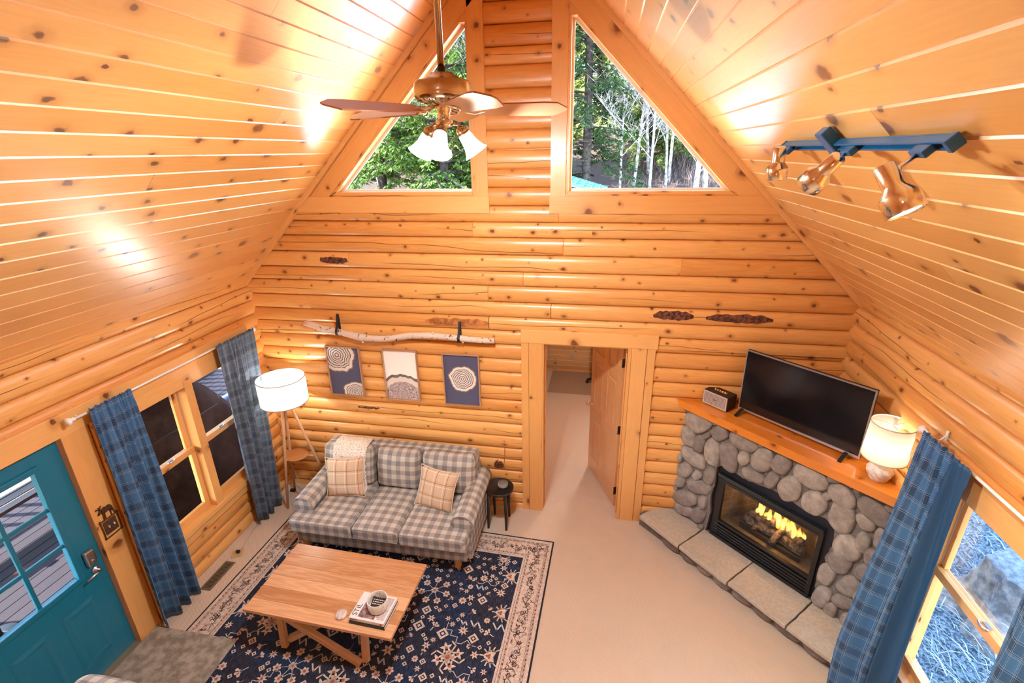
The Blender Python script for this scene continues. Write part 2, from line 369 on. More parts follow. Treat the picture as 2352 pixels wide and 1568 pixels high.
def stone_mat(name, cols, sc_=14., rough=.85, dk=.5):
    t = NT(name, rough, spec=.2); p = t.obj(); U, V, _ = t.sep(t.uv()); r = t.rnd(U)
    a = t.noise(p, sc_, 5., .6); b = t.noise(p, 3.2, 3.); sp = t.ss(t.noise(p, 90., 1.), .66, .74)
    c_ = t.mix(r, cols[0], cols[1]); c_ = t.mix(t.mt('MULTIPLY', t.ss(b, .35, .65), .5), c_, cols[2])
    c_ = t.mix(t.ss(a, .3, .75), t.mix(dk, c_, (.09, .07, .065)), c_); c_ = t.mix(t.mt('MULTIPLY', sp, .4), c_, (.5, .46, .42))
    t.col(c_); t.bump(t.mt('ADD', a, t.mt('MULTIPLY', b, .5)), .45, .012); return t.m
STONE = stone_mat('river_stone', ((.17, .145, .135), (.48, .43, .38), (.27, .235, .225)))
MORTAR = stone_mat('grey_mortar', ((.20, .185, .17), (.22, .20, .185), (.16, .15, .14)), 40.)
SLAB = stone_mat('limestone_slab', ((.52, .475, .38), (.58, .52, .42), (.46, .42, .34)), 34., dk=.22)
def simple_noise(name, a, b, scale, rough=.9, bump=0., spec=.2, d=4.):
    t = NT(name, rough, spec=spec); p = t.obj(); n_ = t.noise(p, scale, d, .6); t.col(t.mix(t.ss(n_, .35, .65), a, b))
    if bump: t.bump(n_, bump, .01)
    return t.m
MAT_GREY = simple_noise('taupe_mat', (.21, .185, .15), (.38, .345, .29), 14., bump=.4, d=6.)
TEAL = NT('teal_door_paint', .32, (.004, .155, .255), coat=.2).m

# ---------------------------------------------------------------- room shell
SL, ZA = 1.013, 5.742
def roof_z(x): return ZA - SL * abs(x + .013)
GR = [-.1, .057, .198, .343, .496, .647, .794, .949, 1.111, 1.26, 1.406, 1.571, 1.735, 1.89, 2.053, 2.207, 2.355, 2.513, 2.681, 2.825, 2.991, 3.158, 3.304, 3.455, 3.621, 3.784, 3.949, 4.114, 4.281, 4.443, 4.624, 4.762, 4.927, 5.09, 5.25, 5.41, 5.57, 5.73]
def log_profile(g0, g1, n=10):
    """points (z, protrusion 0..1) of one half-round log course"""
    o = []
    for i in range(n + 1):
        a = -PI / 2 + PI * i / n; z = (g0 + g1) / 2 + (g1 - g0) / 2 * math.sin(a) * .985
        o.append((z, max(0., math.cos(a)) ** .7))
    return [(o[0][0], -.35)] + o + [(o[-1][0], -.35)]
def log_wall(name, grooves, ivf, fn, crit=(), joints={}, mats=None, zmax=9, depth=.05):
    mb = MB()
    for k in range(len(grooves) - 1):
        g0, g1 = grooves[k], grooves[k + 1]; prof = log_profile(g0, g1)
        for cz in crit:
            if g0 < cz < g1:
                for i in range(len(prof) - 1):
                    (z0, p0), (z1, p1) = prof[i], prof[i + 1]
                    if z0 < cz < z1:
                        tt = (cz - z0) / (z1 - z0); prof.insert(i + 1, (cz, p0 + (p1 - p0) * tt)); break
        for i in range(len(prof) - 1):
            (z0, p0), (z1, p1) = prof[i], prof[i + 1]
            if z0 > zmax: continue
            e = 1e-5; A = ivf(z0 + e); B = ivf(z1 - e)
            for (a0, a1), (b0, b1) in zip(A, B):
                if a1 - a0 < 1e-4 and b1 - b0 < 1e-4: continue
                cuts = [j for j in joints.get(k, []) if max(a0, b0) < j < min(a1, b1)]
                segs = []; q0 = (a0, b0)
                for j in cuts: segs.append((q0, (j - .003, j - .003))); q0 = (j + .003, j + .003)
                segs.append((q0, (a1, b1)))
                for si, ((l0, l1), (r0, r1)) in enumerate(segs):
                    bi = k * 7 + si * 3 + 11; va, vb = (z0 - g0) / (g1 - g0), (z1 - g0) / (g1 - g0)
                    mb.face([fn(l0, p0 * depth, z0), fn(r0, p0 * depth, z0), fn(r1, p1 * depth, z1), fn(l1, p1 * depth, z1)],
                            [(l0, bi + va * .998), (r0, bi + va * .998), (r1, bi + vb * .998), (l1, bi + vb * .998)], 0, True)
                for j in cuts: mb.face([fn(j - .09, -.021, z0), fn(j + .09, -.021, z0), fn(j + .09, -.021, z1), fn(j - .09, -.021, z1)], [(0, bi + .5)] * 4, 0)
            if i == 0:
                for (a0, a1) in A:
                    mb.face([fn(a0, -.020, g0 - .012), fn(a1, -.020, g0 - .012), fn(a1, -.020, g0 + .012), fn(a0, -.020, g0 + .012)], [(a0, k + .2), (a1, k + .2), (a1, k + .3), (a0, k + .3)], 0)
    return struct(name, mb, mats or W_LOG, weld=1e-4)
HYP_X0, HYP_Z0, GX, GZ = .453, 4.984, 1.83, 3.587
def gable_iv(z):
    xr = (ZA - z) / SL; xl = -xr - .013; xr -= .013
    xl = max(xl, -3.07); xr = min(xr, 3.07)
    if z < 2.10: return [(xl, .20), (1.11, xr)]
    if 3.56 < z < 5.05:
        h = .43 + (5.05 - z) * .99
        return [(xl, max(xl, -h)), (-.43, .43), (min(h, xr), xr)]
    return [(xl, xr)]
log_wall('wall_back', GR, gable_iv, lambda s, p, z: (s, .06 - p, z), crit=(2.10, 3.56, 5.05),
         joints={22: [.369], 21: [-.458], 20: [.415], 19: [-1.796, 1.5], 18: [.029], 17: [-.33], 16: [.307], 15: [-.332], 4: [-.21], 5: [-.2]})
WB = bpy.data.objects['wall_back']
SCAR = simple_noise('bark_scar', (.05, .018, .012), (.22, .085, .05), 34., .9, bump=1.)
def scar(x0, x1, k, lo, hi, m):
    g0, g1 = GR[k], GR[k + 1]; mb = MB(); n = 40
    def fn(i, j):
        e = min(1, 4.5 * i, 4.5 * (1 - i)) ** .6; a = noise.noise(Vector((i * 9, x0, 1))) * .09; b = noise.noise(Vector((i * 9, x0, 7))) * .09
        l, h = lo + a + (hi - lo) * .35 * (1 - e), hi + b - (hi - lo) * .35 * (1 - e); t_ = min(.97, max(.03, l + (h - l) * j)); an = math.asin(max(-1, min(1, (t_ - .5) * 2)))
        return (x0 + (x1 - x0) * i, .06 - .05 * math.cos(an) ** .7 - .0025 + .001 * noise.noise(Vector((i * 30, j * 9, x1))), g0 + (g1 - g0) * t_)
    mb.grid(fn, n, 7); mb.build('bark_scar', m, WB)
scar(-2.12, -1.81, 19, .30, .70, SCAR); scar(1.29, 1.66, 16, .32, .86, SCAR); scar(1.77, 2.36, 16, .30, .80, SCAR); scar(-1.02, -.335, 15, .28, .80, simple_noise('worn_log_patch', (.30, .10, .03), (.58, .24, .08), 16.)); scar(-.33, -.215, 4, .2, .8, SCAR); scar(-1.93, -1.66, 8, .45, .62, SCAR)
GS = [-.06] + [(GR[i] + GR[i + 1]) / 2 for i in range(0, 19)]
LX, RX = -3.07, 3.07
def left_iv(z):
    if z < .03: return [(-8.5, -3.13), (-2.20, .06)]
    if z < .56: return [(-8.5, -3.13), (-2.20, .06)]
    if z < 2.06: return [(-8.5, -3.13), (-2.20, -1.68), (-.42, .06)]
    return [(-8.5, .06)]
log_wall('wall_left', GS, left_iv, lambda s, p, z: (LX + p, s, z), crit=(.03, .56, 2.06), zmax=2.70)
def right_iv(z):
    if .42 < z < 1.98: return [(-8.5, -2.62), (-1.62, .06)]
    return [(-8.5, .06)]
log_wall('wall_right', GS, right_iv, lambda s, p, z: (RX - p, s, z), crit=(.42, 1.98), zmax=2.70)
log_wall('wall_front', GR, lambda z: [(max(-3.07, -(ZA - z) / SL), min(3.07, (ZA - z) / SL))], lambda s, p, z: (s, -8.5 + p, z))
# ceiling: V-jointed boards on both slopes, running front to back
mb = MB(); PW = .1015
for side in (-1, 1):
    z = 2.42; k = 0
    while z < ZA - .02:
        z1 = min(z + PW, ZA); k += 1
        xa, xb = (ZA - z) / SL, (ZA - z1) / SL
        nrm = Vector((-side * SL, 0, -1)).normalized()
        def pt(t, y, off): return Vector((side * (xa + (xb - xa) * t) - .013, y, z + (z1 - z) * t)) - nrm * off
        ys = [-8.5, .08]; cut = R.uniform(-7.5, -.8); cuts = [-8.5, cut, .08]
        if side > 0 and k in (20, 22, 24): cuts = [-8.5, cut, -.35 - .25 * (k % 3), .08]
        prof = [(0, .007), (.045, 0), (.955, 0), (1., .007)]
        for ci in range(len(cuts) - 1):
            y0, y1 = cuts[ci] + .001, cuts[ci + 1] - .001; bi = (k * 5 + ci) * 2 + (400 if side > 0 else 0)
            for (t0, o0), (t1, o1) in zip(prof, prof[1:]):
                mb.face([pt(t0, y0, o0), pt(t0, y1, o0), pt(t1, y1, o1), pt(t1, y0, o1)], [(y0, bi + t0 * .99), (y1, bi + t0 * .99), (y1, bi + t1 * .99), (y0, bi + t1 * .99)])
        z = z1
struct('ceiling', mb, W_CEIL, merge=False)
mb = MB()   # roof covering above the boards
for side in (-1, 1):
    mb.face([(-.013, -8.6, ZA + .15), (-.013, .4, ZA + .15), (side * 3.9, .4, ZA + .15 - 3.9 * SL), (side * 3.9, -8.6, ZA + .15 - 3.9 * SL)])
struct('trim_1', mb, plain('roof_underlay', (.12, .16, .14), .8))['label'] = 'green roof covering'
mb = MB(); mb.box((0, -2.2, -.03), (6.3, 12.8, .06), uvm=True); struct('floor', mb, CARPET)

# gable window units: boards, stops and panes
def gable_window(i, sx):
    def fx(pts): return [(sx * a, b) for a, b in pts] if sx > 0 else [(sx * a, b) for a, b in pts][::-1]
    def slab(mb, poly, y0, y1, along):
        """board with front at y0 (towards the room), grain along 'along' axis"""
        P = fx(poly); bi = R.randrange(900); d = Vector(along).normalized(); e = Vector((-d.y, d.x))
        vv = [Vector(p) for p in poly]; lo = min(v.dot(e) for v in vv); hi = max(v.dot(e) for v in vv)
        uv = [(v.dot(d), bi + .03 + .92 * (v.dot(e) - lo) / max(hi - lo, .01)) for v in vv]
        uv = uv if sx > 0 else uv[::-1]
        F = [(a, y0, b) for a, b in P]; Bk = [(a, y1, b) for a, b in P]
        mb.face(F, uv)
        for q in range(len(P)):
            q2 = (q + 1) % len(P); mb.face([F[q2], F[q], Bk[q], Bk[q2]], [uv[q2], uv[q], (uv[q][0], bi + .5), (uv[q2][0], bi + .5)])
    mb = MB()
    def rx(z, off): return (ZA - .013 * SL - z) / SL - off * 1.405   # x on a line parallel to the roof slope
    slab(mb, [(.29, 3.545), (.425, 3.545), (.425, 5.28), (.29, 5.42)], -.0, .10, (0, 1))
    slab(mb, [(.283, 3.392), (rx(3.392, .012), 3.392), (rx(3.545, .012), 3.545), (.283, 3.545)], -.012, .10, (1, 0))
    slab(mb, [(rx(3.545, .175), 3.545), (rx(3.545, .028), 3.545), (rx(5.40, .028), 5.40), (rx(5.23, .175), 5.23)], -.0, .10, (1, -1.013))
    mb.box((sx * .45, .055, 5.12), (.10, .09, .34))
    o = struct('window_%d' % i, mb, W_TRIM, merge=False, bevel=.002)
    o['label'] = 'triangular gable window with pine boards, %s of the log column' % ('left' if sx < 0 else 'right')
    m2 = MB()
    for (a, b, y0, al) in (([(.425, 3.545), (.452, 3.575), (.449, 4.99), (.475, 5.16), (.425, 5.28)], 0, .02, (0, 1)), ([(.425, 3.545), (rx(3.545, .175), 3.545), (1.85, 3.585), (.452, 3.585)], 0, .02, (1, 0)),
                           ([(rx(3.545, .175), 3.545), (rx(5.19, .175), 5.19), (.452, 4.99), (1.83, 3.587)], 0, .02, (1, -1.013))):
        slab(m2, a, y0, .16, al)
    m2.build('window_stop', W_TRIM, o, merge=False)
    m3 = MB(); m3.face([(sx * .44, .125, 3.575), (sx * 1.86, .125, 3.575), (sx * .44, .125, 5.02)], None)
    m3.build('window_pane', GLASS, o)
    m4 = MB()   # pale outer sash between stop and pane
    for a, b in (((.447, 3.58), (.447, 5.0)), ((.44, 3.58), (1.845, 3.58)), ((1.842, 3.58), (.447, 4.995))):
        m4.bar((sx * a[0], .13, a[1]), (sx * b[0], .13, b[1]), .05, .018, (0, 1, 0))
    m4.build('outer_sash', SASH_W, o)
gable_window(1, -1); gable_window(2, 1)
mb = MB()   # moulding where the gable wall meets the ceiling
for sx in (-1, 1):
    a = Vector((sx * 3.10 - .013, -.012, ZA - SL * 3.10 - .028)); b = Vector((-.013, -.012, ZA - .028))
    mb.bar(a, b, .045, .04, (0, 1, 0))
struct('trim_2', mb, W_TRIM)
# ---------------------------------------------------------------- left wall: boards, double-hung windows, teal door
mb = MB()
mb.box((-3.025, -2.0, 2.14), (.07, 3.6, .17))                       # head board over window and door
struct('trim_3', mb, W_TRIM, bevel=.004)
mb = MB(); mb.box((-3.02, -2.135, 1.03), (.06, .20, 2.06)); mb.box((-3.045, -2.225, 1.03), (.05, .02, 2.06)); struct('trim_4', mb, W_TRIM, bevel=.004)
mb = MB(); mb.box((-3.015, -1.955, 1.03), (.09, .14, 2.06)); mb.box((-3.03, -1.80, 1.03), (.07, .16, 2.06)); struct('trim_5', mb, W_LOG, bevel=.012)
mb = MB(); mb.box((-3.02, -.36, 1.31), (.06, .12, 1.5)); struct('trim_6', mb, W_TRIM, bevel=.003)
def hung_window(parent, side, y0, y1, z0, z1, zr, w=.055):
    """one double-hung unit in a wall facing +x (side=-1) or -x (side=1)"""
    X = lambda d: side * (3.02 + d)          # d>0 goes outdoors
    def b(mb, d, t, ya, yb, za, zb): mb.box((X(d + t / 2), (ya + yb) / 2, (za + zb) / 2), (t, yb - ya, zb - za))
    lo = MB()      # lower (inner) sash
    b(lo, .045, .035, y0, y0 + w, z0, zr + .03); b(lo, .045, .035, y1 - w, y1, z0, zr + .03)
    b(lo, .045, .035, y0, y1, z0, z0 + w + .02); b(lo, .045, .035, y0, y1, zr - .03, zr + .03)
    lo = lo.build('lower_sash', W_TRIM, parent, bevel=.003)
    up = MB()
    b(up, .085, .03, y0, y0 + w, zr - .03, z1); b(up, .085, .03, y1 - w, y1, zr - .03, z1)
    b(up, .085, .03, y0, y1, z1 - w, z1); b(up, .085, .03, y0, y1, zr - .03, zr + .025)
    up = up.build('upper_sash', W_TRIM, parent, bevel=.003)
    g = MB(); x = X(.062); g.face([(x, y0 + w, z0 + w), (x, y1 - w, z0 + w), (x, y1 - w, zr - .02), (x, y0 + w, zr - .02)]); g.build('lower_pane', GLASS, lo)
    g = MB(); x = X(.10); g.face([(x, y0 + w, zr), (x, y1 - w, zr), (x, y1 - w, z1 - w), (x, y0 + w, z1 - w)]); g.build('upper_pane', GLASS, up)
    tk = MB()      # white side tracks
    b(tk, .08, .05, y0 - .012, y0 + .004, zr + .03, z1); b(tk, .08, .05, y1 - .004, y1 + .012, zr + .03, z1)
    tk.build('sash_track', SASH_W, parent)
    yc = (y0 + y1) / 2 - .02; lk = MB()
    arc = [(X(.045 - .02 * math.sin(a)), yc + .035 * math.cos(a), zr + .038) for a in [PI * q / 8 for q in range(9)]]
    lk.tube(arc, .006, 8); lk.box((X(.065), yc, zr + .034), (.025, .05, .01)); lk.build('sash_lock', STEEL, lo)
    return lo, up
mb = MB()
def bx(mb, x0, x1, y0, y1, z0, z1): mb.box(((x0 + x1) / 2, (y0 + y1) / 2, (z0 + z1) / 2), (abs(x1 - x0), y1 - y0, z1 - z0))
bx(mb, -3.17, -2.985, -1.15, -1.06, .56, 1.985); bx(mb, -3.17, -2.99, -1.72, -1.655, .50, 2.06); bx(mb, -3.17, -2.99, -.46, -.40, .50, 2.06)
bx(mb, -3.17, -2.99, -1.72, -.40, 1.93, 2.06); bx(mb, -3.17, -2.975, -1.72, -.40, .53, .585); bx(mb, -3.06, -2.995, -1.72, -.40, .44, .53)
w3 = struct('window_3', mb, W_TRIM, bevel=.003); w3['label'] = 'pair of double-hung pine windows in the left log wall'
hung_window(w3, -1, -1.655, -1.15, .585, 1.93, 1.26); hung_window(w3, -1, -1.06, -.46, .585, 1.93, 1.26)
# teal entry door
DX = -3.05
mb = MB(); Y0, Y1 = -3.13, -2.235
gy0, gy1, gz0, gz1 = -2.99, -2.43, .92, 1.90
for (a, b, c_, d) in ((Y0, gy0, 0, 2.03), (gy1, Y1, 0, 2.03), (gy0, gy1, gz1, 2.03), (gy0, gy1, .0, gz0)):
    mb.box((DX - .022, (a + b) / 2, (c_ + d) / 2), (.044, b - a, d - c_), uvm=True)
door1 = struct('door_1', mb, TEAL); door1['label'] = 'teal panelled entry door with six-pane window'
mb = MB()
for (a, b, c_, d) in ((gy0 - .03, gy1 + .03, gz1 - .01, gz1 + .03), (gy0 - .03, gy1 + .03, gz0 - .03, gz0 + .01), (gy0 - .03, gy0 + .01, gz0, gz1), (gy1 - .01, gy1 + .03, gz0, gz1)):
    mb.box((DX + .008, (a + b) / 2, (c_ + d) / 2), (.022, b - a, d - c_), uvm=True)
ym = (gy0 + gy1) / 2
mb.box((DX - .008, ym, (gz0 + gz1) / 2), (.022, .028, gz1 - gz0), uvm=True)
for q in (1, 2): mb.box((DX - .008, ym, gz0 + (gz1 - gz0) * q / 3), (.022, gy1 - gy0, .028), uvm=True)
mb.build('glazing_frame', TEAL, door1, bevel=.004)
mb = MB(); mb.face([(DX - .03, gy0, gz0), (DX - .03, gy1, gz0), (DX - .03, gy1, gz1), (DX - .03, gy0, gz1)]); mb.build('door_pane', GLASS, door1)
for ya, yb in ((-2.98, -2.735), (-2.635, -2.39)):
    mb = MB(); za, zb = .17, .72
    o_ = [(ya, za), (yb, za), (yb, zb), (ya, zb)]; d = .035
    i_ = [(ya + d, za + d), (yb - d, za + d), (yb - d, zb - d), (ya + d, zb - d)]; d2 = .06
    j_ = [(ya + d2, za + d2), (yb - d2, za + d2), (yb - d2, zb - d2), (ya + d2, zb - d2)]
    for q in range(4):
        p = (q + 1) % 4
        mb.face([(DX + .001, *o_[q]), (DX + .001, *o_[p]), (DX + .009, *i_[p]), (DX + .009, *i_[q])]); mb.face([(DX + .009, *i_[q]), (DX + .009, *i_[p]), (DX + .003, *j_[p]), (DX + .003, *j_[q])])
    mb.face([(DX + .003, *q) for q in j_]); mb.build('door_panel', TEAL, door1)
mb = MB(); mb.box((DX + .018, -2.325, 1.03), (.036, .075, .135)); lk = mb.build('deadbolt_keypad', STEEL, door1, bevel=.012)
lk['label'] = 'satin keypad deadbolt cover'
mb = MB(); mb.box((DX + .04, -2.325, .995), (.012, .012, .03)); mb.build('thumb_turn', STEEL, lk)
mb = MB(); mb.lathe([(0, 0), (.03, 0), (.032, .006), (.026, .014), (.012, .018), (.012, .05), (0, .05)], 20, (DX, -2.31, .895), Matrix.Rotation(PI / 2, 3, 'Y'))
mb.tube([(DX + .045, -2.31, .895), (DX + .052, -2.35, .893), (DX + .05, -2.42, .885)], [.011, .010, .008], 10)
mb.build('door_handle', STEEL, door1)
mb = MB(); mb.box((-3.03, -2.68, .008), (.10, .90, .016)); struct('trim_7', mb, plain('brass_threshold', (.45, .36, .22), .4, .7))
# ---------------------------------------------------------------- right wall window
mb = MB()
bx(mb, 2.985, 3.17, -1.655, -1.60, .40, 2.0); bx(mb, 2.985, 3.17, -2.62, -2.56, .40, 2.0)
bx(mb, 2.98, 3.17, -2.62, -1.60, 1.94, 2.14); bx(mb, 2.975, 3.17, -2.62, -1.60, .38, .45)
w4 = struct('window_4', mb, W_TRIM, bevel=.003); w4['label'] = 'tall double-hung pine window in the right log wall'
hung_window(w4, 1, -2.56, -1.655, .45, 1.94, 1.29, .036)
# ---------------------------------------------------------------- interior doorway and six-panel door
mb = MB()
def casing(x0, x1, z0, z1, y0=0., y1=.06): mb.box(((x0 + x1) / 2, (y0 + y1) / 2, (z0 + z1) / 2), (x1 - x0, y1 - y0, z1 - z0))
casing(.003, .082, 0, 2.10); casing(.084, .226, 0, 2.10, -.006); casing(1.115, 1.262, 0, 2.10, -.006); casing(1.266, 1.345, 0, 2.10)
casing(.003, 1.362, 2.10, 2.243, -.008)
casing(.206, .24, 0, 2.10, .0, .24); casing(1.08, 1.114, 0, 2.10, .0, .24); casing(.206, 1.114, 2.086, 2.12, .005, .24)
casing(.24, .252, 0, 2.09, .10, .16); casing(1.068, 1.08, 0, 2.09, .10, .16)
struct('trim_8', mb, W_TRIM, bevel=.003)
H = Vector((1.066, .225, 0)); dr = Vector((.735 - 1.066, .99 - .225, 0)).normalized(); dn = Vector((-dr.y, dr.x, 0))  # dn points to the left face
rm = Matrix((dr, dn, Vector((0, 0, 1)))).transposed()
door2 = thing('door_2', None, None, H, 0, rot=rm); door2['kind'] = 'structure'; door2['label'] = 'half-open six-panel fir door into the next room'
def dl(mb, x0, x1, z0, z1, y0, y1, bi=None): mb.box(H + rm @ Vector(((x0 + x1) / 2, (y0 + y1) / 2, (z0 + z1) / 2)), (x1 - x0, y1 - y0, z1 - z0), rm, bi=bi)
DW = .83; mb = MB()
for x0, x1 in ((.0, .115), (DW - .115, DW), (.358, .472)): dl(mb, x0, x1, .012, 2.06, -.018, .018)
for z0, z1 in ((.012, .23), (.80, .97), (1.58, 1.70), (1.94, 2.06)):
    for x0, x1 in ((.115, .358), (.472, DW - .115)): dl(mb, x0, x1, z0, z1, -.0175, .0175)
mb.build('door_leaf', W_DOOR, door2, bevel=.002)
for x0, x1 in ((.115, .358), (.472, DW - .115)):
    for z0, z1 in ((.23, .80), (.97, 1.58), (1.70, 1.94)):
        mb = MB(); e = .03; bi = R.randrange(900)
        for sg in (-1, 1):
            O = [(x0, z0), (x1, z0), (x1, z1), (x0, z1)]; I = [(x0 + e, z0 + e), (x1 - e, z0 + e), (x1 - e, z1 - e), (x0 + e, z1 - e)]; J = [(x0 + e + .02, z0 + e + .02), (x1 - e - .02, z0 + e + .02), (x1 - e - .02, z1 - e - .02), (x0 + e + .02, z1 - e - .02)]
            def W(p, y): return H + rm @ Vector((p[0], sg * y, p[1]))
            def u(p): return (p[1], bi + .05 + .9 * (p[0] - x0) / (x1 - x0))
            for q in range(4):
                r_ = (q + 1) % 4
                mb.face([W(O[q], .010), W(O[r_], .010), W(I[r_], .006), W(I[q], .006)], [u(O[q]), u(O[r_]), u(I[r_]), u(I[q])]); mb.face([W(I[q], .006), W(I[r_], .006), W(J[r_], .013), W(J[q], .013)], [u(I[q]), u(I[r_]), u(J[r_]), u(J[q])])
            mb.face([W(p, .013) for p in J], [u(p) for p in J])
        mb.build('door_panel', W_DOOR, door2)
for sg in (-1, 1):
    mb = MB(); mb.lathe([(0, 0), (.03, 0), (.031, .005), (.012, .01), (.010, .035), (.024, .042), (.029, .055), (.024, .068), (0, .072)], 20, H + rm @ Vector((DW - .06, sg * .018, .97)), rm @ Matrix.Rotation(-sg * PI / 2, 3, 'X'))
    mb.build('door_knob', BRASS_HI, door2)
for z in (.22, 1.03, 1.84):
    mb = MB(); dl(mb, -.004, .003, z - .05, z + .05, -.016, .022); mb.tube([H + rm @ Vector((-.004, .024, z - .05)), H + rm @ Vector((-.004, .024, z + .05))], .006, 8); mb.build('hinge', BRONZE, door2)
# ---------------------------------------------------------------- the room beyond the doorway
mb = MB()
for k in range(12):
    z0 = k * .105; mb.box((.6, 4.03, z0 + .0525), (3.2, .05, .098))
for k in range(12, 24): mb.box((.6, 4.03, k * .105 + .0525), (3.2, .05, .098))
struct('wall_office', mb, wood('office_pine', (.72, .44, .20), (.52, .27, .10), kd=5., dens=.7, ksize=.8, bw=.105, rough=.45, coat=.1), bevel=.007)
for nm, x in (('wall_office_left', -1.0), ('wall_office_right', 2.2)):
    mb = MB()
    for k in range(24): mb.box((x, 2.1, k * .105 + .0525), (.05, 3.8, .102))
    struct(nm, mb, W_TRIM)
mb = MB(); mb.box((.6, 2.1, 2.56), (3.2, 3.95, .06)); struct('ceiling_office', mb, W_TRIM)
mb = MB(); mb.box((.6, 4.0, .012), (3.2, .02, .024)); struct('baseboard_office', mb, W_TRIM)
t = thing('office_fill_fixture', 'white drum fill light added in the next room, out of view above the doorway', 'lamp', (.9, 1.8, 2.4))  # added fixture out of view, houses the fill light for this room
mb = MB(); mb.lathe([(.17, 2.27), (.17, 2.42)], 32, (.9, 1.8, 0)); mb.build('drum_shade', SHADE_W, t)
mb = MB(); mb.lathe([(0, 2.53), (.06, 2.53), (.06, 2.50), (.02, 2.49), (.02, 2.36), (0, 2.36)], 20, (.9, 1.8, 0)); mb.build('lamp_holder', STEEL, t)
lamp('office_light', (.9, 1.8, 2.30), 28, (1, .97, .92), .05, t)
mb = MB(); mb.box((.75, 3.50, .006), (1.62, .92, .008), uvm=True)
tag(mb.build('floor_mat', simple_noise('chair_mat', (.33, .235, .165), (.38, .27, .19), 90.), bevel=.004), 'flat brown chair mat on the carpet against the far wall of the next room', 'mat')
t = thing('wall_outlet', 'beige electrical outlet low on the plank wall seen through the doorway', 'outlet', (.31, 4.0, .31))
mb = MB(); mb.box((.31, 4.0, .31), (.075, .01, .118)); mb.build('cover_plate', plain('ivory_plastic', (.55, .45, .28), .4), t, bevel=.004)
for z in (.285, .335): mb = MB(); mb.box((.31, 3.994, z), (.034, .006, .03)); mb.build('socket', plain('ivory_plastic_b', (.45, .36, .22), .4), t, bevel=.004)
t = thing('office_chair', 'black office chair with castor base, mostly hidden behind the open door', 'chair', (.93, 3.42, 0))
for k in range(5):
    a = 2 * PI * k / 5 + 2.9; e = Vector((.93 + .33 * math.cos(a), 3.42 + .33 * math.sin(a), .085))
    mb = MB(); mb.tube([(.93, 3.42, .13), ((.93 * .4 + e.x * .6), (3.42 * .4 + e.y * .6), .115), e], [.028, .024, .018], 8); l = mb.build('leg', BLACK_MATTE, t)
    mb = MB()
    for q in (-.016, .016): mb.lathe([(0, -.011), (.024, -.011), (.028, 0), (.024, .011), (0, .011)], 14, (e.x - q * math.sin(a), e.y + q * math.cos(a), .039), Matrix.Rotation(a, 3, 'Z') @ Matrix.Rotation(PI / 2, 3, 'X'))
    mb.build('castor', BLACK_MATTE, l)
mb = MB(); mb.tube([(.93, 3.42, .1), (.93, 3.42, .44)], .028, 12); mb.build('gas_column', BLACK_MATTE, t)
mb = MB(); mb.cushion((.93, 3.42, .48), (.46, .46, .09), .04, .01); mb.build('seat', BLACK_MATTE, t)
mb = MB(); mb.cushion((1.17, 3.43, .80), (.08, .42, .5), .035, .01, axis=0); mb.tube([(1.0, 3.43, .45), (1.2, 3.46, .47), (1.21, 3.46, .7)], .018, 8); mb.build('backrest', BLACK_MATTE, t)
t = thing('desk', 'white desk end standing by the far wall, half hidden by the open door', 'desk', (1.2, 3.75, 0))
mb = MB(); mb.box((1.25, 3.75, .73), (1.15, .42, .03)); mb.build('desktop', WHITE, t)
for x in (.70, 1.80): mb = MB(); mb.box((x, 3.76, .36), (.03, .38, .715)); mb.build('side_panel', WHITE, t)
t = thing('bed', 'bed corner with pale sheet at the left edge of the doorway view', 'bed', (-.5, 3.2, 0))
mb = MB(); mb.cushion((-.55, 3.20, .40), (.80, 1.45, .30), .05, .02, wr=.01); mb.build('mattress', simple_noise('pale_sheet', (.60, .56, .54), (.72, .69, .66), 8.), t)
mb = MB(); mb.box((-.55, 3.2, .125), (.76, 1.40, .25)); mb.build('bed_base', plain('grey_bed_base', (.30, .27, .25), .8), t)
# ---------------------------------------------------------------- corner fireplace; e runs along its face, d into the corner
def P(e, d, z): return Vector(((e + d) / S2, (d - e) / S2, z))
RF = Matrix((Vector((1, -1, 0)) / S2, Vector((1, 1, 0)) / S2, Vector((0, 0, 1)))).transposed()
fp = thing('fireplace', 'corner gas fireplace faced with grey river stones and raised stone hearth', 'fireplace', P(2.15, 1.2, 0), 0, rot=RF)
HOLE = [(1.585, .19), (1.605, .45), (1.58, .6), (1.605, .78), (1.60, .98), (1.69, 1.08), (1.76, 1.045), (1.87, 1.02), (2.0, 1.035), (2.15, 1.065), (2.3, 1.055), (2.45, 1.03), (2.6, 1.06), (2.675, 1.02), (2.70, .85), (2.665, .7), (2.70, .55), (2.645, .45), (2.66, .3), (2.635, .19)]
mb = MB(); e0, e1, z0, z1 = 1.145, 3.13, .15, 1.50; cx, cz = 2.15, .62
hole = []
for i in range(len(HOLE)):
    a, b = HOLE[i], HOLE[(i + 1) % len(HOLE)]
    for q in range(4): 
        tt = q / 4; jx, jz = (noise.noise(Vector((i * 3.1 + q, 1, 0))) * .012, noise.noise(Vector((i * 3.1 + q, 7, 0))) * .012) if q else (0, 0)
        hole.append((a[0] + (b[0] - a[0]) * tt + jx, a[1] + (b[1] - a[1]) * tt + jz))
def rim(p):
    dx, dz = p[0] - cx, p[1] - cz; ks = []
    if dx > 0: ks.append((e1 - cx) / dx)
    if dx < 0: ks.append((e0 - cx) / dx)
    if dz > 0: ks.append((z1 - cz) / dz)
    if dz < 0: ks.append((z0 - cz) / dz)
    k = min(ks); return (cx + dx * k, cz + dz * k)
n = len(hole); DM = 1.225
